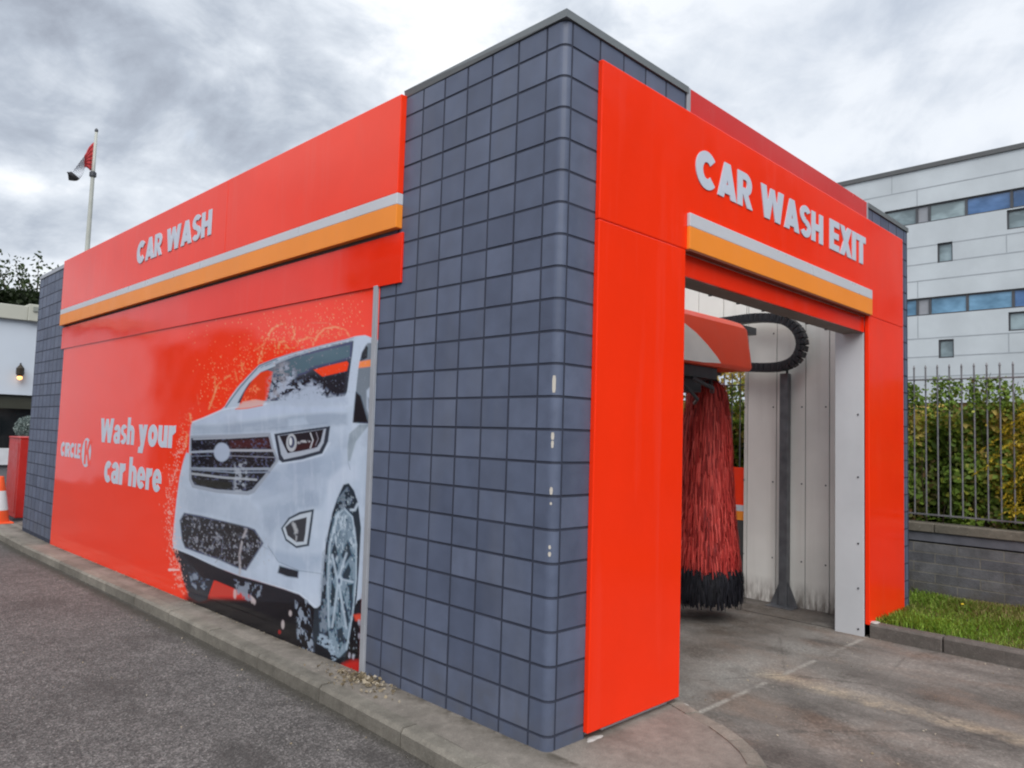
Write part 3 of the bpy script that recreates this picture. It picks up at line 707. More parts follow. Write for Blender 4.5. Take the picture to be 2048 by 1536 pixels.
fbox('parapet_trim', 1.235, 1.275, 3.6, 4.046, -.009, .04, LTRIM, .003)
fbox('parapet_trim', 4.47, 4.503, 3.6, 4.046, -.009, .04, LTRIM, .003)
ffr = lambda u, v, w: (u, -.0355 - w, v)
text_mesh('lettering', 'CAR', (1.301, 2.092, 3.380, 3.648), ffr, LETTER, hd)
text_mesh('lettering', 'WASH', (2.222, 3.36, 3.380, 3.648), ffr, LETTER, hd)
text_mesh('lettering', 'EXIT', (3.50, 4.345, 3.384, 3.655), ffr, LETTER, hd)

# ------------------------------------------------------------------ mural: a flat print of a soapy car
def photo_xy(Y, Z):
    """artwork coordinates of a point of the wall"""
    q = np.stack([0 * Y - CP.x, Y - CP.y, Z - CP.z], -1)
    r = q @ np.array([RX, DY, FZ]).T
    return 1024 + 1486.62 * r[..., 0] / r[..., 2], 768 + 1486.62 * r[..., 1] / r[..., 2]
def vnoise(x, y, seed):
    xi = np.floor(x).astype(np.int64); yi = np.floor(y).astype(np.int64); fx = x - xi; fy = y - yi
    fx = fx * fx * (3 - 2 * fx); fy = fy * fy * (3 - 2 * fy)
    def h(a, c):
        k = (a * 374761393 + c * 668265263 + seed * 1442695041) & 0xffffffff
        k = ((k ^ (k >> 13)) * 1274126177) & 0xffffffff
        return ((k ^ (k >> 16)) & 0xffff) / 65535.0
    return (h(xi, yi) * (1 - fx) + h(xi + 1, yi) * fx) * (1 - fy) + (h(xi, yi + 1) * (1 - fx) + h(xi + 1, yi + 1) * fx) * fy
def fbm(x, y, seed, o=4):
    t = 0; a = .5; n = 0
    for i in range(o): t = t + a * vnoise(x * 2 ** i, y * 2 ** i, seed + i); n += a; a *= .55
    return t / n
class Art:
    def __init__(s, X, Y): s.X, s.Y = X, Y; s.c = np.zeros(X.shape + (3,))
    def sd(s, pts, X, Y, closed=True):
        pts = np.asarray(pts, float); d = np.full(X.shape, 1e9); ins = np.zeros(X.shape, bool)
        m = len(pts)
        for i in range(m if closed else m - 1):
            (ax, ay), (bx, by) = pts[i], pts[(i + 1) % m]
            ex, ey = bx - ax, by - ay; wx, wy = X - ax, Y - ay
            t = np.clip((wx * ex + wy * ey) / (ex * ex + ey * ey + 1e-9), 0, 1)
            d = np.minimum(d, (wx - ex * t) ** 2 + (wy - ey * t) ** 2)
            if closed:
                c = (ay > Y) != (by > Y)
                with np.errstate(divide='ignore', invalid='ignore'): ins ^= c & (X < ex * (Y - ay) / (ey if ey else 1e-9) + ax)
        d = np.sqrt(d)
        return np.where(ins, -d, d) if closed else d
    def _box(s, pts, pad):
        p = np.asarray(pts, float)
        return (s.X > p[:, 0].min() - pad) & (s.X < p[:, 0].max() + pad) & (s.Y > p[:, 1].min() - pad) & (s.Y < p[:, 1].max() + pad)
    def put(s, sel, a, col):
        col = np.asarray(col, float)
        if col.ndim == 1: col = np.array(lin(col))
        s.c[sel] = s.c[sel] * (1 - a[:, None]) + col * a[:, None]
    def poly(s, pts, col, alpha=1, soft=.9, tex=None):
        sel = s._box(pts, soft * 2 + 1)
        if not sel.any(): return
        X, Y = s.X[sel], s.Y[sel]
        a = np.clip(.5 - s.sd(pts, X, Y) / (2 * soft), 0, 1) * alpha
        if tex is not None: a = a * tex(X, Y)
        s.put(sel, a, col)
    def line(s, pts, w, col, alpha=1, soft=.8, tex=None):
        sel = s._box(pts, w + soft * 2)
        if not sel.any(): return
        X, Y = s.X[sel], s.Y[sel]
        a = np.clip(.5 - (s.sd(pts, X, Y, False) - w / 2) / (2 * soft), 0, 1) * alpha
        if tex is not None: a = a * tex(X, Y)
        s.put(sel, a, col)
    def ell(s, cx, cy, rx, ry, col, alpha=1, soft=.1, rot=0.0, tex=None):
        t = np.linspace(0, 2 * PI, 28, endpoint=False)
        s.poly([(cx + rx * math.cos(k) * math.cos(rot) - ry * math.sin(k) * math.sin(rot), cy + rx * math.cos(k) * math.sin(rot) + ry * math.sin(k) * math.cos(rot)) for k in t], col, alpha, max(.6, soft * min(rx, ry)), tex)
def A(x, y): return (330 + x / 3.84, 560 + y / 3.84)
def B(x, y): return (330 + x / 3.339, 900 + y / 3.339)
def mapA(l): return [A(*p) for p in l]
def mapB(l): return [B(*p) for p in l]
def foam(scale, lo, hi, seed, ysc=1.0):
    return lambda X, Y: np.clip((fbm(X * scale, Y * scale * ysc, seed, 5) - lo) / (hi - lo), 0, 1)

NU, NV = 560, 600
pxs = np.linspace(104, 731, NU)
# column positions: even in the artwork, so the near part is not coarser than the far one
ray = np.stack([(pxs - 1024) / 1486.62, np.full(NU, (1010 - 768) / 1486.62), np.ones(NU)], 1) @ np.array([RX, DY, FZ])
Yc = CP.y + ray[:, 1] * (0 - CP.x) / ray[:, 0]
Yc[0] = 9.858; Yc[-1] = 1.70; Yc = np.clip(Yc, 1.70, 9.858)
Zc = np.linspace(-.17, 2.73, NV)
YY, ZZ = np.meshgrid(Yc, Zc)
AX, AY = photo_xy(YY, ZZ)
art = Art(AX, AY)
art.c[:] = np.array([.92, .040, .009])
art.c *= (1 + .05 * (fbm(YY * .7, ZZ * .7, 5) - .5))[..., None]
ZN = (ZZ + .17)
# floor shadow of the printed car fades into red at both ends
BLK = (20, 18, 27)
art.poly([(378, 1198), (420, 1200), (520, 1205), (640, 1190), (736, 1150), (734, 1400), (500, 1400), (360, 1240)], BLK, 1, 9)
art.poly([(372, 1190), (430, 1188), (560, 1212), (640, 1225), (640, 1420), (420, 1300), (366, 1225)], BLK, .8, 8)
# left front wheel under the bumper
art.poly(mapB([(55, 655), (75, 720), (105, 775), (120, 860), (160, 980), (230, 1015), (285, 1000), (330, 875), (400, 800), (250, 690)]), (52, 57, 68), 1, 1.2)
art.poly(mapB([(150, 770), (230, 740), (320, 780), (300, 900), (240, 960), (180, 900)]), (128, 140, 158), .9, 1.5, foam(.11, .42, .66, 3))
art.poly(mapB([(335, 872), (420, 905), (500, 938), (570, 965), (610, 1005), (480, 1010), (290, 1000)]), (196, 62, 52), 1, 3.0)
art.poly(mapB([(280, 985), (430, 985), (620, 1000), (620, 1030), (280, 1030)]), BLK, .75, 4)
art.poly(mapB([(585, 985), (560, 950), (650, 890), (900, 965), (1000, 1060), (1010, 1400), (560, 1200), (300, 1015), (480, 1012), (600, 1010)]), BLK, 1, 4)
# body
BODY = (170, 184, 203)
body = mapA([(205, 1110), (215, 1090), (300, 1058), (430, 1000), (462, 970), (500, 905), (560, 822), (640, 738), (725, 652), (850, 603), (1000, 556), (1200, 503), (1400, 453), (1470, 431), (1540, 424), (1612, 452), (1680, 470)]) + [(775, 690), (760, 1000), (738, 1190)] + \
    mapB([(1320, 985), (1285, 1008), (1268, 1055), (1150, 1050), (1040, 1035), (1020, 1055), (1000, 1055), (950, 1010), (900, 968), (800, 928), (650, 882), (500, 840), (350, 780), (180, 702), (60, 655), (53, 600), (64, 480), (80, 330), (100, 180), (128, 60), (150, 0)]) + mapA([(130, 1440), (165, 1325), (186, 1330), (192, 1220)])
art.poly(body, BODY, 1, .9)
# soft modelling of the printed bodywork
art.poly(mapA([(205, 1115), (420, 1118), (700, 1085), (1000, 1040), (1250, 1020), (1400, 1025), (1405, 1110), (1270, 1125), (840, 1168), (190, 1195)]), (140, 154, 174), .8, 4)
art.poly(mapA([(950, 1070), (1070, 1055), (1110, 1110), (950, 1135)]), (165, 180, 200), .8, 3)
art.poly(mapA([(300, 1070), (500, 1000), (800, 960), (1380, 975), (1390, 1005), (900, 1030), (500, 1090), (240, 1108)]), (172, 186, 209), .9, 4)
art.poly(mapA([(870, 1420), (1250, 1330), (1400, 1250), (1420, 1420), (1380, 1600), (1100, 1700), (900, 1600)]), (150, 165, 187), .7, 8)
art.poly(mapB([(660, 150), (900, 60), (1050, 60), (1020, 250), (860, 280), (640, 350), (560, 340)]), (148, 162, 184), .75, 7)
art.poly(mapB([(120, 240), (350, 300), (560, 330), (640, 420), (640, 520), (380, 455), (140, 405), (110, 330)]), (158, 171, 190), .9, 5)
art.poly(mapB([(640, 360), (830, 300), (1000, 270), (1060, 330), (1030, 390), (900, 400), (780, 500), (700, 560), (650, 480)]), (146, 160, 181), .7, 6)
art.poly(mapB([(690, 660), (880, 700), (1050, 700), (1045, 800), (900, 810), (760, 760)]), (150, 166, 188), .8, 6)
art.poly(mapB([(600, 800), (700, 680), (780, 770), (900, 830), (1030, 850), (1010, 1030), (960, 980), (860, 920), (650, 860)]), (176, 190, 210), .9, 5)
art.poly(mapB([(1090, 200), (1180, 110), (1290, 90), (1300, 200), (1210, 205), (1140, 330), (1080, 560), (1055, 700)]), (180, 192, 211), .8, 5)
art.line(mapB([(690, 640), (760, 745), (900, 805), (1045, 825)]), 1.6, (120, 134, 154), .8)
art.line(mapB([(560, 545), (650, 640), (690, 660)]), 1.3, (130, 143, 163), .7)
art.line(mapA([(700, 1150), (1250, 1098)]), 1.4, (125, 138, 158), .5)
art.poly(mapA([(1420, 1180), (1500, 1108), (1575, 1108), (1470, 1240), (1425, 1390), (1408, 1390), (1404, 1290)]), (124, 138, 150), .95, 1.6)
art.line(mapB([(1240, 20), (1225, 80), (1240, 130)]), 1.2, (120, 132, 150), .7)
art.poly(body, (196, 207, 222), .18, 1, foam(.030, .46, .68, 111))
art.poly(body, (132, 145, 166), .22, 1, foam(.026, .50, .72, 113))
art.poly(body, (205, 214, 228), .16, 1, foam(.12, .56, .76, 115, .16))
art.poly(body, (126, 138, 158), .10, 1, foam(.10, .58, .78, 117, .14))
art.line(mapA([(215, 1092), (300, 1060), (430, 1003), (500, 985), (800, 950)]), 2.2, (205, 215, 230), .8, 1.6)
art.line(mapA([(880, 1410), (1050, 1390), (1210, 1345), (1270, 1250)]), 2.0, (200, 210, 225), .7, 1.6)
art.line(mapB([(650, 880), (900, 955), (1010, 1045)]), 2.4, (200, 211, 226), .8, 1.4)
# greenhouse
art.poly(mapA([(560, 945), (600, 870), (650, 785), (740, 702), (850, 650), (1000, 588), (1200, 528), (1452, 468), (1444, 560), (1425, 700), (1405, 850), (1385, 892), (1200, 912), (1000, 925), (800, 930)]), (62, 69, 84), 1, 1.0)
art.poly(mapA([(740, 705), (860, 640), (1000, 585), (1440, 480), (1432, 600), (1300, 640), (1140, 676), (1080, 720), (940, 760), (860, 740)]), (96, 103, 117), .95, 5)
art.poly(mapA([(900, 860), (1000, 760), (1150, 720), (1220, 745), (1400, 700), (1385, 880), (1180, 905), (920, 915)]), (32, 34, 47), .95, 5)
art.poly(mapA([(1145, 690), (1250, 660), (1400, 624), (1414, 640), (1400, 698), (1300, 722), (1212, 742)]), (238, 78, 38), 1, .8)
art.poly(mapA([(575, 960), (615, 860), (680, 760), (730, 712), (790, 695), (832, 705), (815, 800), (785, 925)]), (222, 62, 28), 1, .9)
art.poly(mapA([(548, 990), (600, 935), (700, 918), (775, 930), (750, 962), (600, 992)]), (205, 165, 162), .95, 1.8)
art.line(mapA([(545, 992), (640, 985), (752, 962)]), 1.6, (226, 80, 50), .9)
art.line(mapA([(470, 975), (520, 905), (580, 825), (650, 745), (728, 660), (860, 607)]), 3.0, (92, 116, 130), .9)
art.line(mapA([(500, 975), (560, 900), (640, 790), (735, 700), (845, 655)]), 4.2, (172, 186, 202), .95)
art.line(mapA([(725, 655), (850, 605), (1000, 558), (1200, 505), (1450, 447)]), 1.8, (128, 140, 156), .9)
art.line(mapA([(740, 672), (900, 605), (1150, 530), (1440, 466)]), 1.6, (50, 56, 70), .8, .8, foam(.2, .35, .6, 8))
art.poly(mapA([(1455, 468), (1500, 440), (1545, 428), (1612, 455), (1612, 485), (1555, 480), (1515, 550), (1488, 680), (1462, 880), (1445, 965), (1385, 985), (1380, 900), (1402, 870), (1424, 700), (1444, 560)]), (178, 191, 210), 1, 1.0)
art.poly(mapA([(1560, 485), (1640, 485), (1625, 1110), (1448, 1096), (1458, 960), (1488, 690), (1515, 555)]), (110, 121, 134), 1, 1.0)
art.poly(mapA([(1518, 560), (1548, 500), (1562, 520), (1556, 600), (1500, 625)]), (30, 32, 42), .95, 1.4)
art.poly(mapA([(1498, 626), (1610, 608), (1606, 662), (1490, 676)]), (238, 132, 92), 1, 1.2)
art.poly(mapA([(1470, 860), (1505, 890), (1565, 1098), (1446, 1094)]), (24, 25, 36), 1, 2)
art.poly(mapA([(1552, 850), (1585, 810), (1625, 800), (1622, 1100), (1580, 1080), (1552, 985)]), (168, 181, 200), 1, 1.5)
art.poly(mapA([(1560, 900), (1590, 930), (1600, 1010), (1565, 990)]), (110, 122, 140), .8, 2)
# soap on the windscreen
art.poly(mapA([(780, 950), (800, 860), (850, 720), (930, 640), (1000, 700), (1000, 800), (1100, 760), (1220, 820), (1290, 890), (1390, 885), (1400, 945), (1000, 955)]), (160, 172, 193), .95, 6, foam(.16, .44, .60, 12))
art.poly(mapA([(860, 940), (930, 885), (1030, 850), (1110, 800), (1170, 830), (1240, 890), (1330, 905), (1400, 905), (1400, 950), (860, 955)]), (164, 177, 198), .95, 5, foam(.2, .22, .42, 16))
art.poly(mapA([(790, 760), (900, 620), (950, 650), (930, 770), (880, 900), (800, 930)]), (150, 150, 160), .7, 7, foam(.14, .42, .62, 14))
art.poly(mapA([(600, 935), (640, 840), (700, 800), (730, 840), (690, 900), (700, 935)]), (228, 150, 120), .7, 4, foam(.18, .42, .6, 18))
# grille
gr = [A(195, 1195), A(500, 1186), A(812, 1172), A(838, 1290), A(875, 1372), B(762, 72), B(690, 170), B(600, 285), B(560, 302), B(350, 287), B(185, 252), B(163, 200), A(190, 1400)]
art.poly(gr, (142, 151, 166), 1, 1.0)
gi = [A(205, 1215), A(500, 1206), A(795, 1192), A(820, 1290), A(852, 1368), B(738, 75), B(665, 170), B(585, 262), B(550, 275), B(350, 262), B(200, 232), B(180, 195), A(203, 1400)]
art.poly(gi, (30, 31, 42), 1, 1.0)
art.poly(mapA([(500, 1232), (800, 1215), (815, 1290), (500, 1292)]), (82, 36, 44), .85, 3)
art.poly(gi, (96, 101, 116), .75, 1.0, foam(.24, .50, .66, 21))
for pts, w, c in [(mapA([(225, 1222), (500, 1212), (790, 1196)]), 3.6, (150, 158, 172)), (mapA([(203, 1322), (385, 1314)]), 4.6, (150, 160, 176)), (mapA([(500, 1308), (842, 1310)]), 5.0, (156, 160, 172)),
                  (mapA([(203, 1352), (360, 1350)]), 1.8, (110, 118, 132)), (mapA([(500, 1350), (842, 1362)]), 2.4, (118, 120, 134)), (mapA([(205, 1448), (500, 1452), (800, 1450)]), 5.4, (138, 148, 164)),
                  (mapB([(185, 158), (400, 185), (612, 198)]), 4.6, (150, 156, 166)), (mapB([(175, 128), (450, 150), (700, 148)]), 3.4, (120, 130, 148))]:
    art.line(pts, w, c, .95)
art.poly(mapB([(195, 195), (440, 215), (450, 258), (330, 255), (215, 228)]), (40, 40, 36), .9, 2)
art.ell(*A(440, 1322), 16, 19, (158, 171, 192), 1)
art.poly(mapB([(470, 90), (545, 80), (560, 200), (520, 310), (460, 280)]), (160, 168, 182), .75, 3, foam(.16, .42, .6, 24))
# headlamp
art.poly(mapA([(842, 1182), (1060, 1150), (1272, 1122), (1256, 1240), (1212, 1332), (1060, 1376), (905, 1402), (878, 1380)]), (56, 64, 79), 1, 1.0)
art.poly(mapA([(868, 1196), (1240, 1142), (1222, 1250), (1188, 1312), (1050, 1350), (918, 1378), (895, 1340)]), (160, 169, 184), 1, 1.0)
art.poly(mapA([(882, 1196), (1060, 1172), (1222, 1146), (1200, 1240), (1172, 1284), (1050, 1312), (945, 1330), (915, 1270)]), (37, 35, 46), 1, 1.0)
art.poly(mapA([(1010, 1270), (1160, 1230), (1150, 1290), (1000, 1315)]), (70, 36, 42), .8, 3)
art.ell(*A(975, 1250), 10.5, 18, (165, 170, 178), 1); art.ell(*A(975, 1245), 6.5, 12, (70, 78, 88), .9); art.ell(*A(968, 1240), 3, 8, (200, 205, 212), .9)
art.line(mapA([(1030, 1250), (1060, 1240), (1110, 1240)]), 5, (170, 172, 180), .9, 1.2, foam(.3, .35, .5, 31))
art.line(mapA([(1120, 1175), (1140, 1230), (1120, 1290)]), 2.6, (180, 185, 194), .9)
art.line(mapA([(1165, 1170), (1180, 1220), (1160, 1270)]), 2, (130, 128, 138), .9)
# lower intake
li = mapB([(100, 470), (130, 418), (240, 437), (380, 470), (560, 513), (604, 530), (662, 622), (600, 720), (545, 805), (480, 787), (370, 737), (230, 690), (135, 655), (115, 600)])
art.poly(li, (88, 95, 108), 1, 1.5)
li2 = mapB([(108, 472), (135, 428), (380, 480), (555, 522), (596, 540), (650, 622), (540, 795), (480, 775), (370, 725), (140, 645), (122, 600)])
art.poly(li2, (44, 44, 51), 1, 1.0)
art.poly(li2, (132, 136, 148), .8, 1.0, foam(.2, .52, .74, 41, .8))
art.poly(mapB([(390, 485), (510, 515), (505, 640), (400, 600)]), (40, 38, 42), .7, 5)
art.line(mapB([(545, 530), (520, 600), (500, 700), (505, 780), (490, 960)]), 4.2, (168, 164, 170), .8, 1.5, foam(.1, .3, .5, 43))
art.line(mapB([(240, 640), (300, 670), (360, 560), (390, 600), (380, 700), (340, 750)]), 2.2, (120, 124, 136), .6, 1.2)
art.line(mapB([(60, 650), (180, 699), (350, 782), (500, 842), (650, 886), (880, 960)]), 3.4, (186, 198, 214), .8, 1.5)
# fog lamp
art.poly(mapB([(778, 522), (828, 452), (900, 414), (998, 394), (988, 480), (965, 640), (880, 655), (808, 604)]), (62, 72, 84), 1, 1.2)
art.poly(mapB([(790, 522), (838, 462), (905, 430), (982, 412), (972, 480), (950, 628), (880, 640), (814, 592)]), (176, 187, 200), 1, 1.0)
art.poly(mapB([(806, 514), (850, 474), (950, 448), (940, 560), (930, 612), (880, 615), (822, 570)]), (64, 66, 74), 1, 1.0)
art.line(mapB([(860, 490), (880, 540), (870, 600)]), 7, (168, 172, 178), .85, 2, foam(.2, .3, .5, 51))
art.poly(mapB([(768, 772), (830, 790), (895, 806), (892, 855), (820, 845), (756, 820)]), (36, 41, 52), 1, 2.0)
# underside
art.poly(mapB([(60, 660), (180, 708), (350, 788), (500, 848), (650, 890), (640, 940), (560, 950), (420, 900), (340, 865), (250, 850), (110, 770)]), (42, 46, 56), .85, 1.6, foam(.1, .25, .45, 61))
art.poly(mapB([(440, 860), (560, 880), (655, 900), (655, 980), (560, 1010), (480, 960)]), (118, 128, 144), .9, 2, foam(.14, .44, .58, 63, .5))
for x, y, h in [(470, 960, 10), (585, 985, 12), (600, 1000, 10), (790, 1165, 9), (840, 1090, 6), (730, 930, 8), (35, 800, 3)]:
    art.ell(*B(x, y), 3.2, h, (190, 180, 182), .75, .5)
art.poly(mapB([(110, 680), (180, 708), (350, 783), (500, 841), (650, 884), (800, 930), (900, 966), (962, 1016), (900, 1020), (620, 1012), (575, 968), (500, 940), (420, 907), (342, 874), (250, 850)]), (33, 34, 44), 1, 1.6)
art.poly(mapB([(455, 860), (560, 885), (650, 905), (650, 975), (560, 1005), (485, 950)]), (128, 138, 154), .9, 2, foam(.17, .46, .6, 64, .5))
# wheel
art.poly(mapB([(1120, 420), (1155, 320), (1195, 232), (1230, 222), (1265, 270), (1292, 350), (1312, 520), (1300, 760), (1285, 980), (1262, 1120), (1225, 1330), (1190, 1440), (1120, 1450), (1000, 1405), (985, 1250), (1000, 1060), (1040, 1050), (1056, 850), (1078, 620)]), (46, 56, 68), 1, 1.2)
art.poly(mapB([(1100, 560), (1140, 420), (1200, 380), (1258, 440), (1284, 620), (1282, 850), (1262, 1080), (1222, 1330), (1160, 1395), (1112, 1320), (1088, 1180), (1080, 960), (1082, 760)]), (118, 137, 154), 1, 1.2, foam(.2, .2, .45, 70, .5))
art.poly(mapB([(1110, 470), (1190, 400), (1260, 480), (1275, 700), (1100, 760)]), (104, 122, 138), .9, 3, foam(.16, .42, .6, 71, .55))
art.poly(mapB([(1090, 560), (1130, 430), (1190, 390), (1262, 470), (1280, 640), (1200, 720), (1100, 760)]), (178, 193, 208), .8, 4, foam(.22, .50, .64, 72, .4))
art.line(mapB([(1098, 1180), (1090, 900), (1104, 640), (1150, 440), (1200, 392), (1255, 450), (1280, 640), (1280, 860), (1256, 1090), (1214, 1330)]), 2.4, (172, 188, 204), .85, 1.4)
art.line(mapB([(1075, 1180), (1068, 900), (1088, 620), (1140, 400)]), 3.0, (30, 38, 50), .8, 1.8)
for pl in ([(1180, 700), (1225, 600), (1250, 700), (1205, 760)], [(1112, 700), (1135, 600), (1160, 690), (1135, 740)], [(1240, 1020), (1262, 980), (1250, 1100), (1236, 1110)], [(1150, 1200), (1190, 1180), (1200, 1270), (1160, 1300)], [(1108, 1110), (1135, 1080), (1140, 1180), (1115, 1220)]):
    art.poly(mapB(pl), (40, 54, 68), .9, 1.8)
for pl in ([(1188, 835), (1230, 755), (1246, 800), (1232, 870), (1192, 872)], [(1106, 985), (1118, 880), (1142, 930), (1140, 1010), (1112, 1050)], [(1184, 940), (1200, 990), (1232, 1120), (1222, 1185), (1196, 1120)], [(1108, 800), (1142, 735), (1160, 790), (1128, 868)], [(1228, 900), (1262, 890), (1252, 1010), (1236, 1000)], [(1050, 1180), (1075, 1140), (1085, 1200), (1052, 1215)], [(1166, 990), (1178, 1080), (1172, 1150), (1160, 1090)]):
    art.poly(mapB(pl), (44, 60, 74), .95, 1.6)
for pl in ([(1160, 870), (1215, 1190)], [(1160, 880), (1120, 1180)], [(1170, 860), (1255, 880)], [(1165, 850), (1215, 690)], [(1150, 850), (1120, 700)]):
    art.line(mapB(pl), 4.0, (168, 184, 201), .85, 1.6)
art.ell(*B(1168, 872), 6, 12, (160, 177, 194), 1, .2); art.ell(*B(1166, 876), 2.6, 6, (60, 74, 88), .9, .4)
art.poly(mapB([(1060, 620), (1085, 560), (1100, 760), (1085, 1000), (1090, 1200), (1040, 1260), (1030, 1060)]), (128, 142, 158), .75, 2, foam(.15, .44, .62, 73, .5))
art.poly(mapB([(1150, 330), (1225, 240), (1255, 330), (1230, 400), (1170, 400)]), (120, 132, 146), .75, 2, foam(.16, .42, .6, 75))
art.line(mapB([(1290, 360), (1270, 400), (1245, 400)]), 5, (176, 190, 206), .9, 1.6)
art.poly(mapB([(1005, 1290), (1035, 1268), (1100, 1300), (1145, 1390), (1205, 1385), (1170, 1455), (1080, 1455), (1000, 1415)]), (14, 19, 32), 1, 2.2)
art.poly(mapB([(1030, 1220), (1120, 1260), (1150, 1400), (1130, 1440), (1090, 1330), (1020, 1290)]), (150, 170, 190), .85, 2, foam(.17, .42, .56, 77))
art.poly(mapB([(870, 1000), (960, 1000), (985, 1200), (1005, 1420), (905, 1380), (880, 1200)]), (140, 152, 170), .85, 2, foam(.16, .50, .62, 79, .5))
art.poly(mapB([(1275, 1060), (1320, 1000), (1330, 1060), (1310, 1110), (1268, 1130)]), (30, 34, 46), 1, 2)
art.poly(mapB([(1262, 1100), (1322, 1090), (1318, 1145), (1275, 1140)]), (210, 90, 66), .9, 2.4)
for x, y in [(1300, 1240), (1310, 1180), (1260, 1380), (1235, 1370), (1298, 1150)]: art.ell(*B(x, y), 2.4, 6, (170, 170, 186), .7, .6)
art.poly(mapB([(1185, 1430), (1240, 1405), (1330, 1400), (1330, 1520), (1150, 1520)]), (176, 38, 32), 1, 5)
art.ell(*B(768, 1215), 3, 4, (150, 30, 34), .9, .6)
# splashes over the roof and bonnet
CR = (240, 168, 130)
for pts, w, al in [([(720, 640), (755, 520), (780, 450), (830, 370), (900, 335)], 3.4, .6), ([(735, 600), (750, 500)], 3, .4), ([(870, 560), (880, 480), (920, 470), (950, 540)], 5, .5), ([(985, 360), (1000, 420), (980, 460)], 4, .5),
                   ([(1140, 500), (1180, 420), (1230, 375), (1310, 360), (1390, 385), (1420, 430)], 3.6, .6), ([(1020, 470), (1120, 440), (1150, 450)], 4, .45), ([(340, 990), (375, 900), (400, 820), (450, 760), (500, 735)], 3.6, .55), ([(385, 740), (390, 860)], 2.6, .45),
                   ([(540, 700), (560, 780)], 3, .4), ([(590, 620), (600, 720)], 4, .4), ([(195, 1030), (205, 1090)], 3.2, .7), ([(155, 1300), (175, 1180)], 3, .6), ([(1130, 330), (1280, 330)], 2.4, .3), ([(250, 880), (262, 960)], 2.4, .3), ([(690, 540), (760, 500)], 3, .35)]:
    art.line(mapA(pts), w, CR, al, 1.6, foam(.15, .28, .5, 91))
art.poly(mapA([(340, 1010), (380, 820), (560, 650), (700, 560), (730, 420), (900, 320), (1000, 300), (1120, 400), (1280, 320), (1440, 400), (1380, 450), (1000, 550), (850, 600), (720, 650), (560, 820), (460, 965)]), (236, 140, 108), .6, 4, foam(.26, .58, .70, 95))
art.poly(mapA([(120, 1000), (240, 980), (205, 1100), (185, 1250), (150, 1330), (110, 1250)]), (232, 150, 128), .6, 3, foam(.3, .52, .66, 97))
art.poly([(338, 1005), (350, 1000), (352, 1090), (378, 1185), (366, 1190), (340, 1140)], (236, 150, 140), .6, 2, foam(.22, .5, .66, 99))
art.line(mapB([(30, 800), (95, 800)]), 3, (240, 205, 205), .9, 1.2)
for _ in range(420):
    t = random.random(); x = 372 - 26 * math.sin(t * 3.0) + random.gauss(-6, 7); y = 880 + 290 * t + random.gauss(0, 8)
    art.ell(x, y, random.uniform(.4, 1.1), random.uniform(.6, 2.2), (238, 190, 180), random.uniform(.25, .8), .6)
for _ in range(420):
    t = random.random(); x = 400 + 330 * t; y = 815 - 175 * t ** .55 + random.gauss(-22, 20)
    art.ell(x, y, random.uniform(.4, 1.0), random.uniform(.6, 2.0), (244, 176, 140), random.uniform(.2, .7), .6)
# droplets all over the dark parts
for _ in range(260):
    x, y = random.uniform(382, 545), random.uniform(1035, 1140)
    if y > 1030 + (x - 380) * .28 and y < 1100 + (x - 380) * .3 and x + y < 1660: art.ell(x, y, random.uniform(.5, 1.6), random.uniform(.7, 2.6), (160, 164, 174), random.uniform(.2, .7), .6)
for _ in range(170):
    x, y = random.uniform(655, 715), random.uniform(985, 1320); art.ell(x, y, random.uniform(.4, 1.1), random.uniform(.8, 3.0), (186, 200, 214), random.uniform(.25, .75), .6)
for _ in range(500):
    x, y = random.uniform(560, 735), random.uniform(690, 790)
    art.ell(x, y, random.uniform(.5, 1.2), random.uniform(.7, 1.8), (150, 158, 172), random.uniform(.15, .5), .6) if random.random() < .4 else None
for _ in range(150):
    x = random.uniform(375, 720); y = random.uniform(620, 760)
    art.ell(x, y, random.uniform(.6, 1.3), random.uniform(.8, 2.2), CR, random.uniform(.2, .55), .6) if y < 560 + (1200 - 1.0 * (x - 330) * 3.84 * .62) / 3.84 - 40 else None
# print tones -> surface colour: the sheet is lit a little under full white
col = art.c.copy()
redmask = (col[..., 0] > .55) & (col[..., 1] < .06)
col = np.where(redmask[..., None], col, np.clip(np.where(col < .12, col * .75, col * 1.12), 0, .88))
idx = np.arange(NU * NV).reshape(NV, NU)
faces = np.stack([idx[:-1, 1:], idx[:-1, :-1], idx[1:, :-1], idx[1:, 1:]], -1).reshape(-1, 4)
verts = np.stack([0 * YY - .004, YY, ZZ], -1).reshape(-1, 3)
MUR, nt, pb, pos = new_mat('mural_print', (.5, .5, .5), .11, .36)
at = nt.node('ShaderNodeAttribute', attribute_name='paint')
nt.l.new(at.outputs['Color'], pb.inputs['Base Color'])
nt.l.new(nt.ramp(nt.noise(pos, 4, 4), [(.3, .07), (.7, .14)]), pb.inputs['Roughness'])
bump(nt, pb, nt.noise(nt.scale(pos, 1, .5, 1.3), 1.5, 1), .09, .12)
mural = np_mesh('mural_panel', verts, faces, MUR, CW, color=np.concatenate([col.reshape(-1, 3), np.ones((NU * NV, 1))], 1))
mf = lambda u, v, w: (-.0045 - w, -u, v)
text_mesh('lettering', 'Wash', (-7.841, -6.57, 1.405, 1.728), mf, LETTER, mural, .002)
text_mesh('lettering', 'your', (-6.434, -5.319, 1.325, 1.655), mf, LETTER, mural, .002)
text_mesh('lettering', 'car', (-7.574, -6.80, .918, 1.185), mf, LETTER, mural, .002)
text_mesh('lettering', 'here', (-6.67, -5.633, .925, 1.268), mf, LETTER, mural, .002)
text_mesh('lettering', 'CIRCLE', (-9.63, -8.66, 1.155, 1.362), mf, LETTER, mural, .002)
b = MB(); n = 40
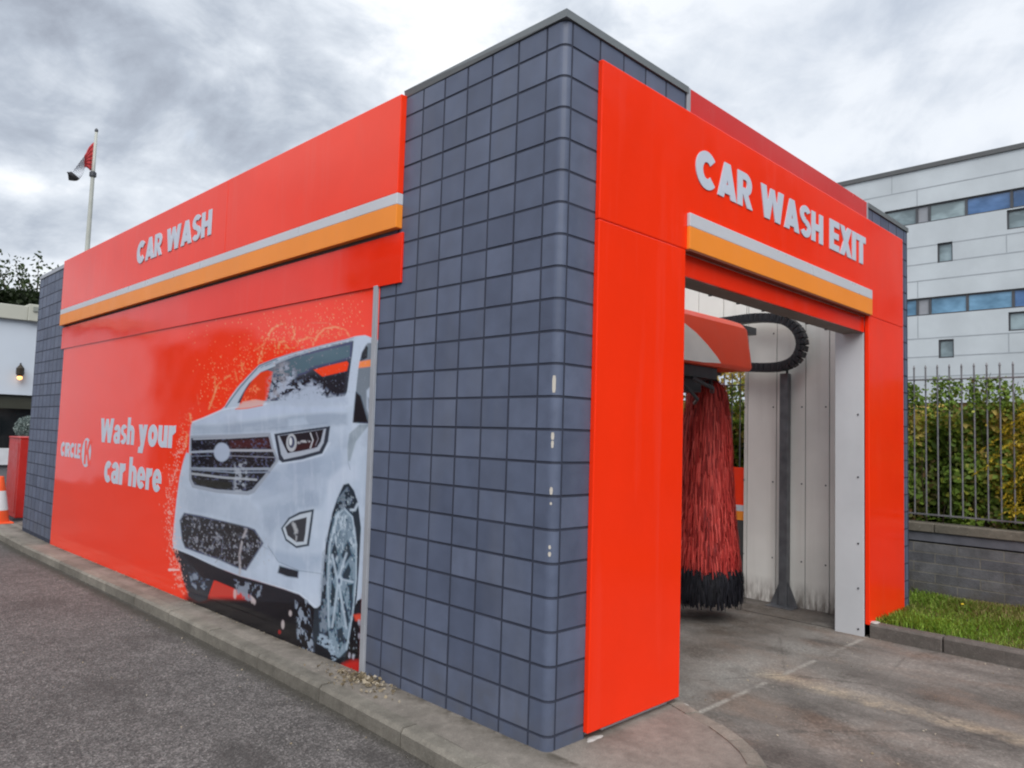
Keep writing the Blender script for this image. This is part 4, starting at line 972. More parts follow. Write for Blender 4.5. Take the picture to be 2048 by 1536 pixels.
b.face([mf(-8.385 + .205 * math.cos(2 * PI * i / n), 1.2525 + .193 * math.sin(2 * PI * i / n), .001) for i in range(n)])
logo = b.build('logo_disc', LETTER, mural)
text_mesh('lettering', 'K', (-8.47, -8.19, 1.095, 1.41), lambda u, v, w: (-.0058 - w, -u, v), RED, mural, .001)

# ================================================================== WASH MACHINE
GM = thing('wash_gantry', 'red overhead wash gantry with hanging red brush inside the bay', 'car wash machine', (2.5, 1.3, -.135))
ARMR = panel_paint('machine_red', (.95, .075, .02), .35, .4, .02)
b = MB()
prof = [(.93, 2.36), (.90, 2.385), (.96, 2.80), (1.02, 2.865), (1.5, 2.87), (1.62, 2.8), (1.62, 2.42), (1.56, 2.36)]  # front face leans back, shaped to catch more light from the sky
xs = [(1.0, 1, 0), (3.70, 1, 0), (3.90, .985, .0), (3.955, .95, .0), (3.975, .86, .0)]
pts = []; cy, cz = 1.27, 2.61
for x, sc_, _ in xs:
    for (y, z) in prof: pts.append((x, cy + (y - cy) * sc_, cz + (z - cz) * sc_ * (1.0 if x < 3.6 else 1.0)))
k = len(prof); fs = []
for i in range(len(xs) - 1):
    for j in range(k): fs.append((i * k + j, i * k + (j + 1) % k, (i + 1) * k + (j + 1) % k, (i + 1) * k + j))
fs.append(tuple(range(k))); fs.append(tuple(range((len(xs) - 1) * k, len(xs) * k))[::-1])
b.idx(pts, [f[::-1] for f in fs])
arm = b.build('arm_housing', ARMR, GM, smooth=False, bevel=.03, seg=3)
# pale curved flash on the front of the housing
b = MB()
cur = [(2.0, 2.74), (2.45, 2.74), (2.74, 2.71), (2.93, 2.64), (3.10, 2.55), (3.25, 2.45), (3.31, 2.395), (3.0, 2.375), (2.0, 2.36)]
fy = lambda z: .90 + .06 * (z - 2.385) / .415
b.idx([(x, fy(z) + .004, z) for x, z in cur] + [(x, fy(z) - .003, z) for x, z in cur], [tuple(range(9, 18))] + [(i, (i + 1) % 9, 9 + (i + 1) % 9, 9 + i) for i in range(9)])
b.build('side_flash', simple('flash_white', (.80, .78, .75), .4), arm)
b = MB(); b.box(1.0, 3.42, 1.0, 1.55, 2.25, 2.358); b.box(3.42, 3.86, 1.2, 1.5, 2.33, 2.358); b.tube([(3.0, 1.02, 2.24), (3.3, .98, 2.16), (3.5, 1.1, 2.14), (3.8, 1.3, 2.28)], .022, 8); b.tube([(2.9, 1.1, 2.24), (3.2, 1.08, 2.05), (3.35, 1.2, 2.02)], .018, 8); b.box(3.0, 3.3, 1.1, 1.4, 2.12, 2.25); b.build('chassis', DKGREY, GM, bevel=.01)
b = MB(); b.lathe((3.86, 1.37, 2.18), [(.10, 0), (.12, .03), (.12, .10), (.07, .16)], 16); b.build('brush_motor', BLACKP, GM)
b = MB(); b.box(.62, 1.0, 1.05, 1.55, -.13, 2.86); b.build('gantry_leg', ARMR, GM, bevel=.02)
b = MB(); b.box(1.0, 4.9, 1.36, 1.46, 2.88, 2.96); b.build('cable_rail', DKGREY, GM)
# brush: core and hanging bristle ribbons
BC = (3.86, 1.37)
b = MB(); b.tube([(BC[0], BC[1], .09), (BC[0], BC[1], 2.3)], .05, 12)
core = b.build('brush_spindle', STEEL, GM)
def bristles(z_hi, z_lo, n, rad, drop, w):
    z0 = rng.uniform(z_lo, z_hi, n); th = rng.uniform(0, 2 * PI, n); th = np.round(th / (2 * PI) * 26) / 26 * 2 * PI + rng.normal(0, .09, n)
    R_ = rad(z0) * rng.uniform(.80, 1.06, n); dr = drop * rng.uniform(.7, 1.4, n); ww = w * rng.uniform(.6, 1.3, n)
    segs = 5; V = []
    side = np.stack([-np.sin(th), np.cos(th), 0 * th], 1)
    for k in range(segs + 1):
        t = k / segs
        rr = .05 + (R_ - .05) * np.sin(min(1, t * 1.25) * PI / 2) ** .8; zz = z0 + .05 * np.sin(t * PI) - dr * max(0, t - .15) ** 1.5 * 1.3
        th2 = th + .12 * t * np.sin(z0 * 37)
        c = np.stack([BC[0] + rr * np.cos(th2), BC[1] + rr * np.sin(th2), zz], 1)
        wk = (ww * (1.0 - .35 * t))[:, None]
        V.append(c - side * wk * .5); V.append(c + side * wk * .5)
    V = np.stack(V, 1).reshape(-1, 3); m = 2 * (segs + 1)
    f = np.concatenate([np.arange(n)[:, None] * m + np.array([2 * k, 2 * k + 1, 2 * k + 3, 2 * k + 2])[None] for k in range(segs)])
    return V, f, np.repeat(rng.uniform(0, 1, n), m)
rad = lambda z: np.interp(z, [0, .35, .7, 1.2, 1.9, 2.1, 2.3], [.385, .37, .33, .285, .25, .225, .19])
BRR = leaf_mat('brush_red', [(0, (.22, .014, .014)), (.5, (.56, .050, .042)), (1, (.80, .125, .10))], .6)
BRB = leaf_mat('brush_black', [(0, (.004, .004, .007)), (1, (.014, .014, .022))], .7)
V, f, t = bristles(2.26, .50, 9000, rad, .24, .015); np_mesh('red_bristles', V, f, BRR, GM, t)
V, f, t = bristles(.40, .21, 4200, rad, .15, .02); np_mesh('black_bristles', V, f, BRB, GM, t)

# cable chain loop between machine and post
lp = [(4.3, 1.80, 3.075), (4.95, 1.70, 3.095), (4.95, 1.45, 3.105), (4.95, 1.22, 3.085)]
import itertools
ctrl = [(2.02, 3.07), (1.73, 3.075), (1.45, 3.085), (1.22, 3.07), (1.03, 3.02), (.90, 2.92), (.845, 2.80), (.845, 2.70), (.90, 2.59), (1.01, 2.525), (1.18, 2.505), (1.40, 2.515), (1.62, 2.53), (1.85, 2.54)]
def catmull(P, n):
    P = [Vector(p) for p in P]; P = [P[0] * 2 - P[1]] + P + [P[-1] * 2 - P[-2]]; out = []
    for i in range(1, len(P) - 2):
        for k in range(n):
            t = k / n; a, b_, c, d = P[i - 1:i + 3]
            out.append(.5 * ((2 * b_) + (c - a) * t + (2 * a - 5 * b_ + 4 * c - d) * t * t + (3 * b_ - a - 3 * c + d) * t ** 3))
    out.append(P[-2]); return out
cp = catmull([Vector((y, z)) for y, z in ctrl], 8)
b = MB(); acc = [cp[0]]
L_ = .055; cur = cp[0]
for p in cp[1:]:
    if (p - cur).length >= L_:
        d = (p - cur).normalized(); nrm = Vector((-d.y, d.x)); h = .05; a_ = cur + d * .002; c_ = p - d * .002
        q = []
        for x in (4.875, 4.995):
            q.append([(x, *(a_ - nrm * h)), (x, *(c_ - nrm * h)), (x, *(c_ + nrm * h)), (x, *(a_ + nrm * h))])
        b.hexa([q[0][0], q[0][1], q[1][1], q[1][0], q[0][3], q[0][2], q[1][2], q[1][3]])
        # hinge rib
        mp = (a_ + c_) / 2; b.box(4.868, 5.002, mp.x - .012, mp.x + .012, mp.y - .030, mp.y + .030)
        cur = p
tag(b.build('cable_chain', BLACKP, bevel=.004), 'black segmented cable chain looping out beside the red wash gantry', 'cable chain')

PO = thing('steel_post', 'dark steel post with flared foot against the white wash bay wall', 'post', (5.04, 1.08, -.135))
b = MB(); b.box(4.995, 5.085, 1.035, 1.125, -.13, 2.44); b.build('post_shaft', STEEL, PO, bevel=.004)
b = MB(); b.box(4.90, 5.11, .93, 1.23, -.134, -.122); b.build('base_plate', STEEL, PO)
for s in (-1, 1):
    b = MB(); yb = 1.08 + s * .046
    pts = [(5.03, yb, -.12), (5.03, yb + s * .11, -.12), (5.03, yb, .14)]
    b.idx(pts + [(5.045, p[1], p[2]) for p in pts], [(0, 1, 2), (5, 4, 3), (0, 3, 4, 1), (1, 4, 5, 2), (2, 5, 3, 0)]); b.build('gusset', STEEL, PO)
b = MB(); b.tube([(4.99, 1.06, 2.50), (5.04, 1.06, 2.48), (5.04, 1.06, 2.42)], .014, 8); b.build('chain_hook', BLACKP, PO)

# cement smears at the portal feet
for nm, cx, cy, rx, ry, z, lab in [('a', .35, -.034, .08, .03, .0, 'white cement smear on the footpath at the corner-side foot of the portal'), ('b', 1.19, -.05, .045, .04, .0, 'white cement blob at the inner foot of the near portal pier'), ('c', 4.50, -.06, .06, .04, .006, 'white cement blob on the kerb end at the far portal pier')]:
    b = MB(); n = 18; ring = []; top = []
    for i in range(n):
        a = 2 * PI * i / n; k = 1 + .22 * math.sin(3 * a + cx * 9) + random.uniform(-.1, .1)
        ring.append((cx + rx * k * math.cos(a), cy + ry * k * math.sin(a), z - .004)); top.append((cx + rx * k * .55 * math.cos(a), cy + ry * k * .55 * math.sin(a), z + .005))
    b.idx(ring + top, [(i, (i + 1) % n, n + (i + 1) % n, n + i) for i in range(n)] + [tuple(range(n, 2 * n))])
    tag(b.build('cement_smear', CEMENT, smooth=True), lab, 'cement', 'cement smears at the portal feet')

# ================================================================== RIGHT SIDE: WALL, FENCE, HEDGE, OFFICE
BW = thing('block_wall', 'low grey concrete block wall with coping behind the grass verge', 'wall', (6.6, 1, 0))
m, nt, pb, pos = new_mat('concrete_blocks', (.15, .15, .16), .85, .3)
sp = nt.node('ShaderNodeSeparateXYZ'); nt.l.new(pos, sp.inputs[0]); cm = nt.node('ShaderNodeCombineXYZ'); nt.l.new(sp.outputs[1], cm.inputs[0]); nt.l.new(sp.outputs[2], cm.inputs[1])
br = nt.node('ShaderNodeTexBrick'); nt.l.new(cm.outputs[0], br.inputs['Vector'])
for k_, v_ in (('Scale', 1.0), ('Mortar Size', .007), ('Mortar Smooth', .3), ('Brick Width', .45), ('Row Height', .113), ('Bias', -.2)): br.inputs[k_].default_value = v_
br.inputs['Color1'].default_value = (.10, .102, .115, 1); br.inputs['Color2'].default_value = (.14, .14, .148, 1); br.inputs['Mortar'].default_value = (.165, .157, .14, 1)
c = nt.mix(1.0, br.outputs['Color'], nt.ramp(nt.noise(pos, 5, 6, .65), [(.3, .6), (.7, 1.3)]), 'MULTIPLY')
alg = nt.math('MULTIPLY', nt.ramp(sp.outputs[2], [(.0, .7), (.28, 0)]), nt.ramp(nt.noise(pos, 4, 5), [(.35, .1), (.65, 1)]))
c = nt.mix(alg, c, (.075, .065, .04)); nt.l.new(c, pb.inputs['Base Color']); bump(nt, pb, nt.math('SUBTRACT', nt.noise(pos, 50, 4), br.outputs['Fac']), .5, .01)
b = MB(); b.box(6.55, 6.75, -9, 12, -.1, .565); b.build('blockwork', m, BW)
b = MB(); b.box(6.54, 6.76, -9, 12, .585, .69); b.build('top_course', simple('top_course', (.12, .125, .15), .8, .3, 0, .3, 5, .4), BW)
b = MB(); b.box(6.575, 6.74, -9, 12, .565, .585); b.build('shadow_joint', simple('joint_shade', (.012, .012, .018), .7), BW)  # near-black strip stands in for shade in the recess under the top course
b = MB()
y = -9.0
while y < 12: b.box(6.515, 6.785, y + .004, y + .896, .69, .79); y += .9
b.build('coping', concrete('coping_concrete', (.155, .14, .115)), BW, bevel=.008)

RF = thing('railing_fence', 'grey vertical bar railing fence standing on the block wall', 'fence', (6.65, 1, .79))
RAILM = simple('galvanised_bar', (.20, .20, .215), .5, .5, .4, .3, 12)
b = MB(); b.box(6.632, 6.668, -9, 12, .875, .892); b.build('rail', RAILM, RF)
b = MB(); b.box(6.632, 6.668, -9, 12, 2.452, 2.468); b.build('rail', RAILM, RF)
proto = None
for k in range(-18, 28):
    y = .114 + .1252 * k
    if proto is None:
        b = MB(); b.tube([(0, 0, .86), (0, 0, 2.60)], .0095, 8); b.lathe((0, 0, 2.59), [(.0095, 0), (.013, .012), (.004, .045)], 8)
        proto = b.build('bar', RAILM, RF, smooth=False); proto.location = (6.65, y, 0); proto.parent = RF; proto.matrix_parent_inverse = Matrix.Translation((-6.65, -1, -.79))
    else:
        o = proto.copy(); COL.objects.link(o); o.parent = RF; o.matrix_parent_inverse = Matrix.Translation((-6.65, -1, -.79)); o.location = (6.65, y, 0)
for y in (-2.2, 3.6):
    b = MB(); b.box(6.63, 6.68, y - .025, y + .025, .78, 2.55); b.build('fence_post', RAILM, RF)

# hedge on and behind the fence
HG = thing('hedge', 'dense ivy-green hedge growing through the bars of the railing fence', 'hedge', (7.1, 2, 0))
n = 46000
hy = rng.uniform(-2.6, 5.2, n); hz = .72 + 1.46 * rng.beta(1.35, 1.0, n); hx = 6.72 + np.abs(rng.normal(0, .20, n))
lump = .10 * np.sin(hy * 5.1 + 1) + .07 * np.sin(hy * 11.3) + .05 * np.sin(hz * 9 + hy * 3); hx = hx + .12 + lump
hz = np.where((hy > 1.55) & (rng.uniform(0, 1, n) < .45), .8 + 2.5 * rng.beta(1.6, 1.0, n), hz); hx = np.where((hy > 1.55) & (hz > 2.0), hx + .15, hx)
top = np.where(hy > 1.6, 3.15, 2.13) + .05 * np.sin(hy * 7.0) + .04 * np.sin(hy * 17); keep = hz < top; hx, hy, hz = hx[keep], hy[keep], hz[keep]
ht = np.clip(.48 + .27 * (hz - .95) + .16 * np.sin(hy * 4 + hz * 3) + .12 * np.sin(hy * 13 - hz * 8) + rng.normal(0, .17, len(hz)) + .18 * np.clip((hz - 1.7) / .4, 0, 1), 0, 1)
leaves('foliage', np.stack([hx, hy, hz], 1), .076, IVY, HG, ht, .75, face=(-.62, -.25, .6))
# climbing sprigs above the cut line
P = []; T = []
b = MB()
for (y0, h, spread, cnt) in [(.17, .34, .06, 150), (.055, .22, .04, 60), (-.02, .42, .075, 240), (-.13, .36, .07, 190), (-.155, .20, .04, 50), (-.37, .40, .075, 210), (-.43, .30, .06, 120), (-.52, .42, .07, 200), (-.63, .36, .075, 150), (-.68, .30, .04, 60), (-.80, .33, .05, 45), (.30, .35, .07, 200), (.45, .3, .08, 160), (.7, .35, .1, 200), (-1.0, .3, .08, 120), (-1.3, .35, .08, 120), (1.4, .4, .1, 200), (1.9, .4, .15, 300), (2.3, .45, .15, 300), (2.7, .4, .15, 300)]:
    pts = [Vector((6.69, y0, 2.02))]
    for i in range(6):
        pts.append(pts[-1] + Vector((random.uniform(-.015, .015), random.uniform(-.03, .03), h / 5)))
    b = MB(); b.tube(pts, [.006, .005, .005, .004, .004, .003, .002], 5); b.build('stem', BARK, HG)
    for _ in range(cnt):
        t = random.random() ** .8; q = pts[0].lerp(pts[-1], t); P.append((q.x + random.gauss(0, .035), q.y + random.gauss(0, spread * (.5 + .6 * math.sin(t * 9 + y0 * 20) ** 2)), 2.06 + t * h + random.gauss(0, .02))); T.append(min(1, max(0, random.gauss(.52, .13))))
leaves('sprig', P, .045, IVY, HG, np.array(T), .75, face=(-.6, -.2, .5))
b = MB()
for k in range(70):
    y = random.uniform(-2.4, 4.5); x = random.uniform(6.8, 7.2); pts = [Vector((x, y, -.1))]
    for i in range(6): pts.append(pts[-1] + Vector((random.uniform(-.05, .05), random.uniform(-.07, .07), .34)))
    b.tube(pts, [.014, .013, .011, .009, .007, .005, .003], 5)
b.build('twig', BARK, HG)
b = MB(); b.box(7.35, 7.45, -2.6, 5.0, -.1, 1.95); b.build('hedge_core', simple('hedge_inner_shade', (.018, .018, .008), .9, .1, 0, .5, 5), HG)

CF = thing('conifer_shrub', 'golden yellow conifer shrub spilling through the railing fence', 'shrub', (6.95, -1.15, 0))
P = []; T = []
for k in range(420):
    cy, cz = random.gauss(-1.12, .30), random.uniform(.95, 2.16)
    if cy > -.50 - .18 * abs(cz - 1.7) : continue
    cx = 6.60 + abs(random.gauss(0, .16)) + .04; d = Vector((random.gauss(-.6, .3), random.gauss(.35, .5), random.gauss(-.05, .45))).normalized(); L = random.uniform(.12, .26)
    sidev = d.cross(Vector((0, 0, 1))).normalized()
    for i in range(26):
        t = i / 25; q = Vector((cx, cy, cz)) + d * (L * t) + Vector((0, 0, -.10 * t * t)) + sidev * (random.uniform(-1, 1) * .05 * (1 - t)); P.append(q); T.append(min(1, max(0, .35 + .45 * t + random.gauss(0, .16))))
leaves('foliage', P, .036, YEL, CF, np.array(T), .35)
b = MB(); b.tube([(7.0, -1.15, -.1), (6.98, -1.14, 1.0), (6.97, -1.15, 2.0)], [.06, .04, .015], 8); b.build('trunk', BARK, CF)

# small yellow flower in the grass
DF = thing('dandelion', 'single yellow dandelion flower in the grass verge', 'flower', (5.82, -.456, 0))
b = MB(); b.tube([(5.82, -.456, -.01), (5.822, -.456, .06)], .003, 5); b.build('stem', GRASSM, DF)
b = MB(); b.lathe((5.822, -.456, .058), [(.004, 0), (.015, .006), (.012, .011), (.004, .014)], 14); b.build('flower_head', simple('dandelion_yellow', (.75, .55, .02), .7), DF)

# office block
OF = thing('office_building', 'white panel-clad office block with dark strip windows behind the hedge', 'building', (30, 0, -.2))
OX = 25.0; Y0, Y1 = -14.0, 9.6
CLAD = simple('white_cladding', (.52, .57, .61), .35, .5, 0, .14, .6)
JOINT = simple('cladding_joint', (.34, .375, .41), .6)
FRAME = simple('window_frame_grey', (.07, .075, .085), .4)
GREYP = simple('grey_infill_panel', (.30, .315, .35), .4)
OCHRE = simple('ochre_brick', (.30, .19, .07), .8, .3, 0, .25, 3, .3)
def sky_tinted_glass(name, base):  # tint and pale blotches paint reflected sky and clouds into the panes
    m, nt, b, pos = new_mat(name, base, .06, .8)
    n = nt.ramp(nt.noise(nt.scale(pos, 1, .9, 1.6), .9, 3), [(.42, 0), (.62, 1)])
    c = nt.mix(n, base, tuple(min(.6, v * 1.9 + .06) for v in base)); nt.l.new(c, b.inputs['Base Color'])
    return m
G_BLUE = sky_tinted_glass('sky_tint_blue', (.015, .075, .20)); G_PALE = sky_tinted_glass('glass_pale', (.17, .23, .25)); G_SKY = sky_tinted_glass('glass_sky', (.06, .16, .26)); G_GREY = sky_tinted_glass('glass_grey', (.13, .18, .20))
wins = []   # (yl, yh, zl, zh, [ (a, b, kind) panes ])
def strip(zl, zh, kinds):
    return [(Y0 + .6, 6.9, zl, zh)]
holes = [(-12.9, 6.75, 9.48, 10.12), (-12.9, 6.75, 6.22, 6.84), (4.58, 5.04, 8.0, 8.68), (4.57, 5.03, 4.71, 5.34), (2.0, 3.0, 8.80, 9.44), (2.0, 3.0, 5.48, 6.09),
         (-1.4, -.95, 8.0, 8.68), (-1.4, -.95, 4.71, 5.34), (-4.1, -3.1, 8.80, 9.44), (-4.1, -3.1, 5.48, 6.09)]
yl = sorted({Y0, Y1, *[h[0] for h in holes], *[h[1] for h in holes]}); zl = sorted({3.2, 11.40, *[h[2] for h in holes], *[h[3] for h in holes]})
b = MB(); D = .16
for ya, yb in zip(yl, yl[1:]):
    for za, zb in zip(zl, zl[1:]):
        cy_, cz_ = (ya + yb) / 2, (za + zb) / 2
        if any(h[0] < cy_ < h[1] and h[2] < cz_ < h[3] for h in holes): continue
        b.face([(OX, yb, za), (OX, ya, za), (OX, ya, zb), (OX, yb, zb)])
for h in holes:
    b.face([(OX, h[0], h[2]), (OX, h[1], h[2]), (OX + D, h[1], h[2]), (OX + D, h[0], h[2])], 2); b.face([(OX, h[0], h[3]), (OX + D, h[0], h[3]), (OX + D, h[1], h[3]), (OX, h[1], h[3])], 2)
    b.face([(OX, h[0], h[2]), (OX + D, h[0], h[2]), (OX + D, h[0], h[3]), (OX, h[0], h[3])], 2); b.face([(OX, h[1], h[2]), (OX, h[1], h[3]), (OX + D, h[1], h[3]), (OX + D, h[1], h[2])], 2)
b.face([(OX, Y1, 3.2), (OX, Y1, 11.4), (OX + 18, Y1, 11.4), (OX + 18, Y1, 3.2)]); b.face([(OX, Y0, 3.2), (OX + 18, Y0, 3.2), (OX + 18, Y0, 11.4), (OX, Y0, 11.4)])
def jz(z, y0=Y0, y1=Y1):
    segs = [(y0, y1)]
    for h in holes:
        if h[2] - .02 < z < h[3] + .02:
            segs = [s for (a, c) in segs for s in ((a, min(c, h[0])), (max(a, h[1]), c)) if s[1] - s[0] > .05]
    for a, c in segs: b.box(OX - .006, OX + .01, a, c, z - .017, z + .017, 1)
for z in (10.715, 8.65, 8.03, 7.445, 5.42, 4.78, 4.1): jz(z)
for y, za, zb in [(6.5, 10.74, 11.38), (5.67, 10.14, 10.70), (3.02, 8.05, 8.63), (5.67, 6.87, 7.42), (5.67, 5.44, 6.2), (3.0, 4.8, 5.4), (0.2, 10.74, 11.38), (-1, 8.7, 9.46), (0.4, 7.47, 8.0), (-3.4, 10.14, 10.7), (8.2, 7.5, 8.0)]: b.box(OX - .006, OX + .01, y - .013, y + .013, za, zb, 1)
b.build('wall', [CLAD, JOINT, FRAME], OF)
b = MB(); b.box(OX - .06, OX + 18.1, Y0 - .1, Y1 + .1, 11.40, 11.56); b.build('roof', simple('roof_edge', (.10, .105, .11), .5), OF)
b = MB(); b.box(OX + .12, OX + 18, Y0 + .05, Y1 - .05, -.4, 3.2); b.build('ground_storey', OCHRE, OF)
def window(y0, y1, z0, z1, panes):
    """panes: list of (ya, yb, material or None for infill)"""
    fb = MB(); x0, x1 = OX + .06, OX + .13; t = .05
    fb.box(x0, x1, y0, y1, z0, z0 + t); fb.box(x0, x1, y0, y1, z1 - t, z1)
    ed = sorted({y0, y1, *[p[0] for p in panes], *[p[1] for p in panes]})
    for e in ed: fb.box(x0 - .002, x1, max(y0, e - t * .8), min(y1, e + t * .8), z0 + t, z1 - t)
    f = fb.build('window', FRAME, OF)
    for ya, yb, mt in panes:
        p = MB(); p.box(OX + .095, OX + .12, ya + t * .7, yb - t * .7, z0 + t * .8, z1 - t * .8); p.build('pane' if mt is not GREYP else 'infill_panel', mt, f)
def strips(z0, z1, order):
    e = [6.75, 5.70, 5.30, 4.17, 2.87, 1.75, .45, -.65, -1.05, -2.2, -3.5, -4.7, -6.0, -7.2, -8.5, -9.8, -11.3, -12.9]
    for a, c, mt in zip(e, e[1:], order): window(c, a, z0, z1, [(c, a, mt)])
strips(9.48, 10.12, [G_GREY, GREYP, G_PALE, G_BLUE, G_BLUE, G_SKY, G_PALE, GREYP, G_SKY, G_BLUE, G_PALE, G_BLUE, G_SKY, G_BLUE, G_PALE, G_SKY, G_BLUE])
strips(6.22, 6.84, [G_SKY, GREYP, G_SKY, G_SKY, G_BLUE, G_PALE, G_BLUE, GREYP, G_PALE, G_BLUE, G_SKY, G_BLUE, G_PALE, G_SKY, G_BLUE, G_SKY, G_BLUE])
for h in holes[2:]: window(h[0], h[1], h[2], h[3], [(h[0], h[1], G_GREY)])

# ================================================================== LEFT BACKGROUND
WB = thing('white_building', 'white rendered building with cream parapet beyond the tiled far pier', 'building', (2, 26, -.24))
RENDER = simple('white_render', (.50, .56, .64), .7, .3, 0, .06, .7)
CREAM = simple('cream_parapet', (.42, .43, .38), .7, .3, 0, .1, 1)
DGLASS, nt, pb, pos = new_mat('dark_glazing', (.008, .010, .012), .12, .5)
DGLASS2 = simple('dark_olive_frame', (.03, .032, .022), .5)
b = MB(); b.box(-6, 30, 24, 34, 2.42, 4.70); b.box(-6, -1.5, 24, 34, -.4, 2.42); b.box(8, 30, 24, 34, -.4, 2.42); b.build('wall', RENDER, WB)
b = MB(); b.box(-6.1, 2.30, 23.86, 34, 4.70, 5.14); b.box(2.30, 30, 23.82, 34, 4.70, 5.22); b.build('parapet', CREAM, WB, bevel=.02)
b = MB(); b.box(2.42, 2.62, 23.78, 23.82, 5.0, 5.14); b.build('parapet_vent', simple('vent_grey', (.24, .26, .24), .6), WB)
b = MB(); b.box(-1.5, 8, 24.25, 34, .79, 2.42); w = b.build('glazing', DGLASS, WB)
b = MB(); b.box(-1.5, 8, 24.1, 24.25, 2.0, 2.42)
for x in (-.3, .9, 3.3, 4.5): b.box(x, x + .06, 24.12, 24.25, .79, 2.0)
b.build('glazing_frame', DGLASS2, WB)
b = MB(); b.box(-1.5, 8, 23.95, 24.3, .30, .79); b.build('window_sill', simple('sill_white', (.55, .58, .62), .5), WB)
b = MB(); b.box(-1.5, 8, 24.06, 24.3, -.4, .30); b.build('plinth', simple('plinth_grey', (.14, .145, .16), .8), WB)

LA = thing('wall_lamp', 'dark lantern wall lamp with glowing amber bulb on the white render', 'lamp', (2.2, 24, 3.1))
b = MB(); b.tube([(2.22, 24.0, 3.36), (2.22, 23.90, 3.38), (2.21, 23.84, 3.30)], .018, 8); b.build('bracket', BLACKP, LA)
b = MB(); b.lathe((2.205, 23.84, 2.98), [(.055, 0), (.11, .06), (.11, .24), (.05, .32), (.015, .36)], 10); b.build('lantern', simple('lantern_bronze', (.028, .02, .01), .4), LA)
m, nt, pb, pos = new_mat('amber_bulb', (.9, .5, .2), .4); pb.inputs['Emission Color'].default_value = (1, .42, .12, 1); pb.inputs['Emission Strength'].default_value = 1.2
b = MB(); b.lathe((2.205, 23.84, 2.87), [(.02, 0), (.065, .03), (.075, .08), (.05, .115)], 12); b.build('bulb', m, LA, smooth=True)

TP = thing('topiary_ball', 'grey-green clipped ball shrub on a stem before dark glazing', 'shrub', (2.18, 22, -.24))
n = 3000; d = rng.normal(size=(n, 3)); d /= np.linalg.norm(d, axis=1)[:, None]; rr = .355 * rng.uniform(.55, 1.04, n)
leaves('foliage', np.array([2.16, 22, 1.43]) + d * rr[:, None] * np.array([1, 1, .97]), .055, GREYL, TP, np.clip(.25 + .5 * (rr / .36 - .5) + rng.normal(.1, .2, n), 0, 1), .5)
b = MB(); b.tube([(2.16, 22, .2), (2.17, 22, 1.2)], .03, 8); b.build('trunk', BARK, TP)
b = MB(); b.lathe((2.16, 22, -.24), [(.2, 0), (.28, .5), (.3, .52), (.3, .56), (.26, .56), (.25, .48)], 16); b.build('planter', simple('planter_slate', (.05, .05, .055), .6), TP)

BX = thing('red_cabinet', 'tall red steel cabinet standing behind the tiled far pier', 'cabinet', (.8, 14.3, -.24))
CABR = simple('cabinet_red', (.46, .022, .018), .35, .5, 0, .1, 2)
b = MB(); b.box(.35, 1.25, 13.9, 14.85, -.19, 1.30); b.build('cabinet_body', CABR, BX, bevel=.012)
b = MB(); b.box(.34, 1.26, 13.89, 14.86, 1.30, 1.335); b.build('cabinet_lid', CABR, BX, bevel=.01)
b = MB(); b.box(.342, .35, 14.0, 14.78, -.1, 1.22); b.build('cabinet_door', CABR, BX, bevel=.004)
b = MB(); b.box(.32, 1.28, 13.87, 14.88, -.245, -.19); b.build('cabinet_plinth', DKGREY, BX)

TC = thing('traffic_cone', 'orange traffic cone with white sleeve beside the red cabinet', 'traffic cone', (.15, 13.6, -.24))
OR = simple('cone_orange', (.80, .09, .02), .5, .4); SL = simple('cone_sleeve', (.62, .62, .65), .35)
cx, cy, cz = .02, 13.6, -.24
b = MB(); b.box(cx - .22, cx + .22, cy - .22, cy + .22, cz, cz + .04); b.build('cone_base', OR, TC, bevel=.015)
b = MB(); b.lathe((cx, cy, cz + .04), [(.18, 0), (.155, .21)], 28); b.build('cone_body', OR, TC)
b = MB(); b.lathe((cx, cy, cz + .25), [(.156, 0), (.10, .35)], 28); b.build('sleeve', SL, TC)
b = MB(); b.lathe((cx, cy, cz + .60), [(.098, 0), (.055, .25), (.045, .26), (.03, .22)], 28); b.build('cone_tip', OR, TC)

FP = thing('flagpole', 'tall white flagpole flying a furled red, white and black flag', 'flagpole', (4.07, 25.5, -.3))
b = MB(); b.tube([(4.07, 25, -.3), (4.075, 25, 6), (4.09, 25, 10.1), (4.105, 25, 11.5)], [.10, .085, .06, .045], 14); b.build('pole', simple('pole_white', (.38, .40, .37), .5), FP, smooth=True)
b = MB(); b.lathe((4.09, 25, 9.93), [(.07, 0), (.11, .03), (.11, .16), (.07, .2)], 14); b.build('collar', DKGREY, FP)
b = MB(); b.lathe((4.105, 25, 11.5), [(.03, 0), (.06, .04), (.05, .1), (.01, .14)], 12); b.build('finial', DKGREY, FP)
fx = lambda x, y: (4.109 - (193 - x) * .01328, 11.495 - (y - 265) * .0199)
up_ = [(192, 280), (184, 287), (176, 298), (170, 308), (161, 321), (150, 336), (141, 343), (132, 346)]
lo_ = [(187.5, 332), (183, 334), (179, 330), (175, 328), (171, 337), (165, 347), (157, 356), (140, 357)]
b = MB(); NR = 7; G = []
for i, (u, l) in enumerate(zip(catmull([Vector(p) for p in up_], 3), catmull([Vector(p) for p in lo_], 3))):
    row = []
    for j in range(NR):
        q = u.lerp(l, j / (NR - 1)); X, Z = fx(q.x, q.y); row.append((X, 25 + .09 * math.sin(i * .5 + j * .55) * min(1, i / 4), Z))
    G.append(row)
nr = len(G); pts = [p for r in G for p in r]
for i in range(nr - 1):
    t = i / (nr - 2); mi = 0 if t < .48 else (1 if t < .84 else 2)
    for j in range(NR - 1): b.face([G[i][j], G[i + 1][j], G[i + 1][j + 1], G[i][j + 1]], mi)
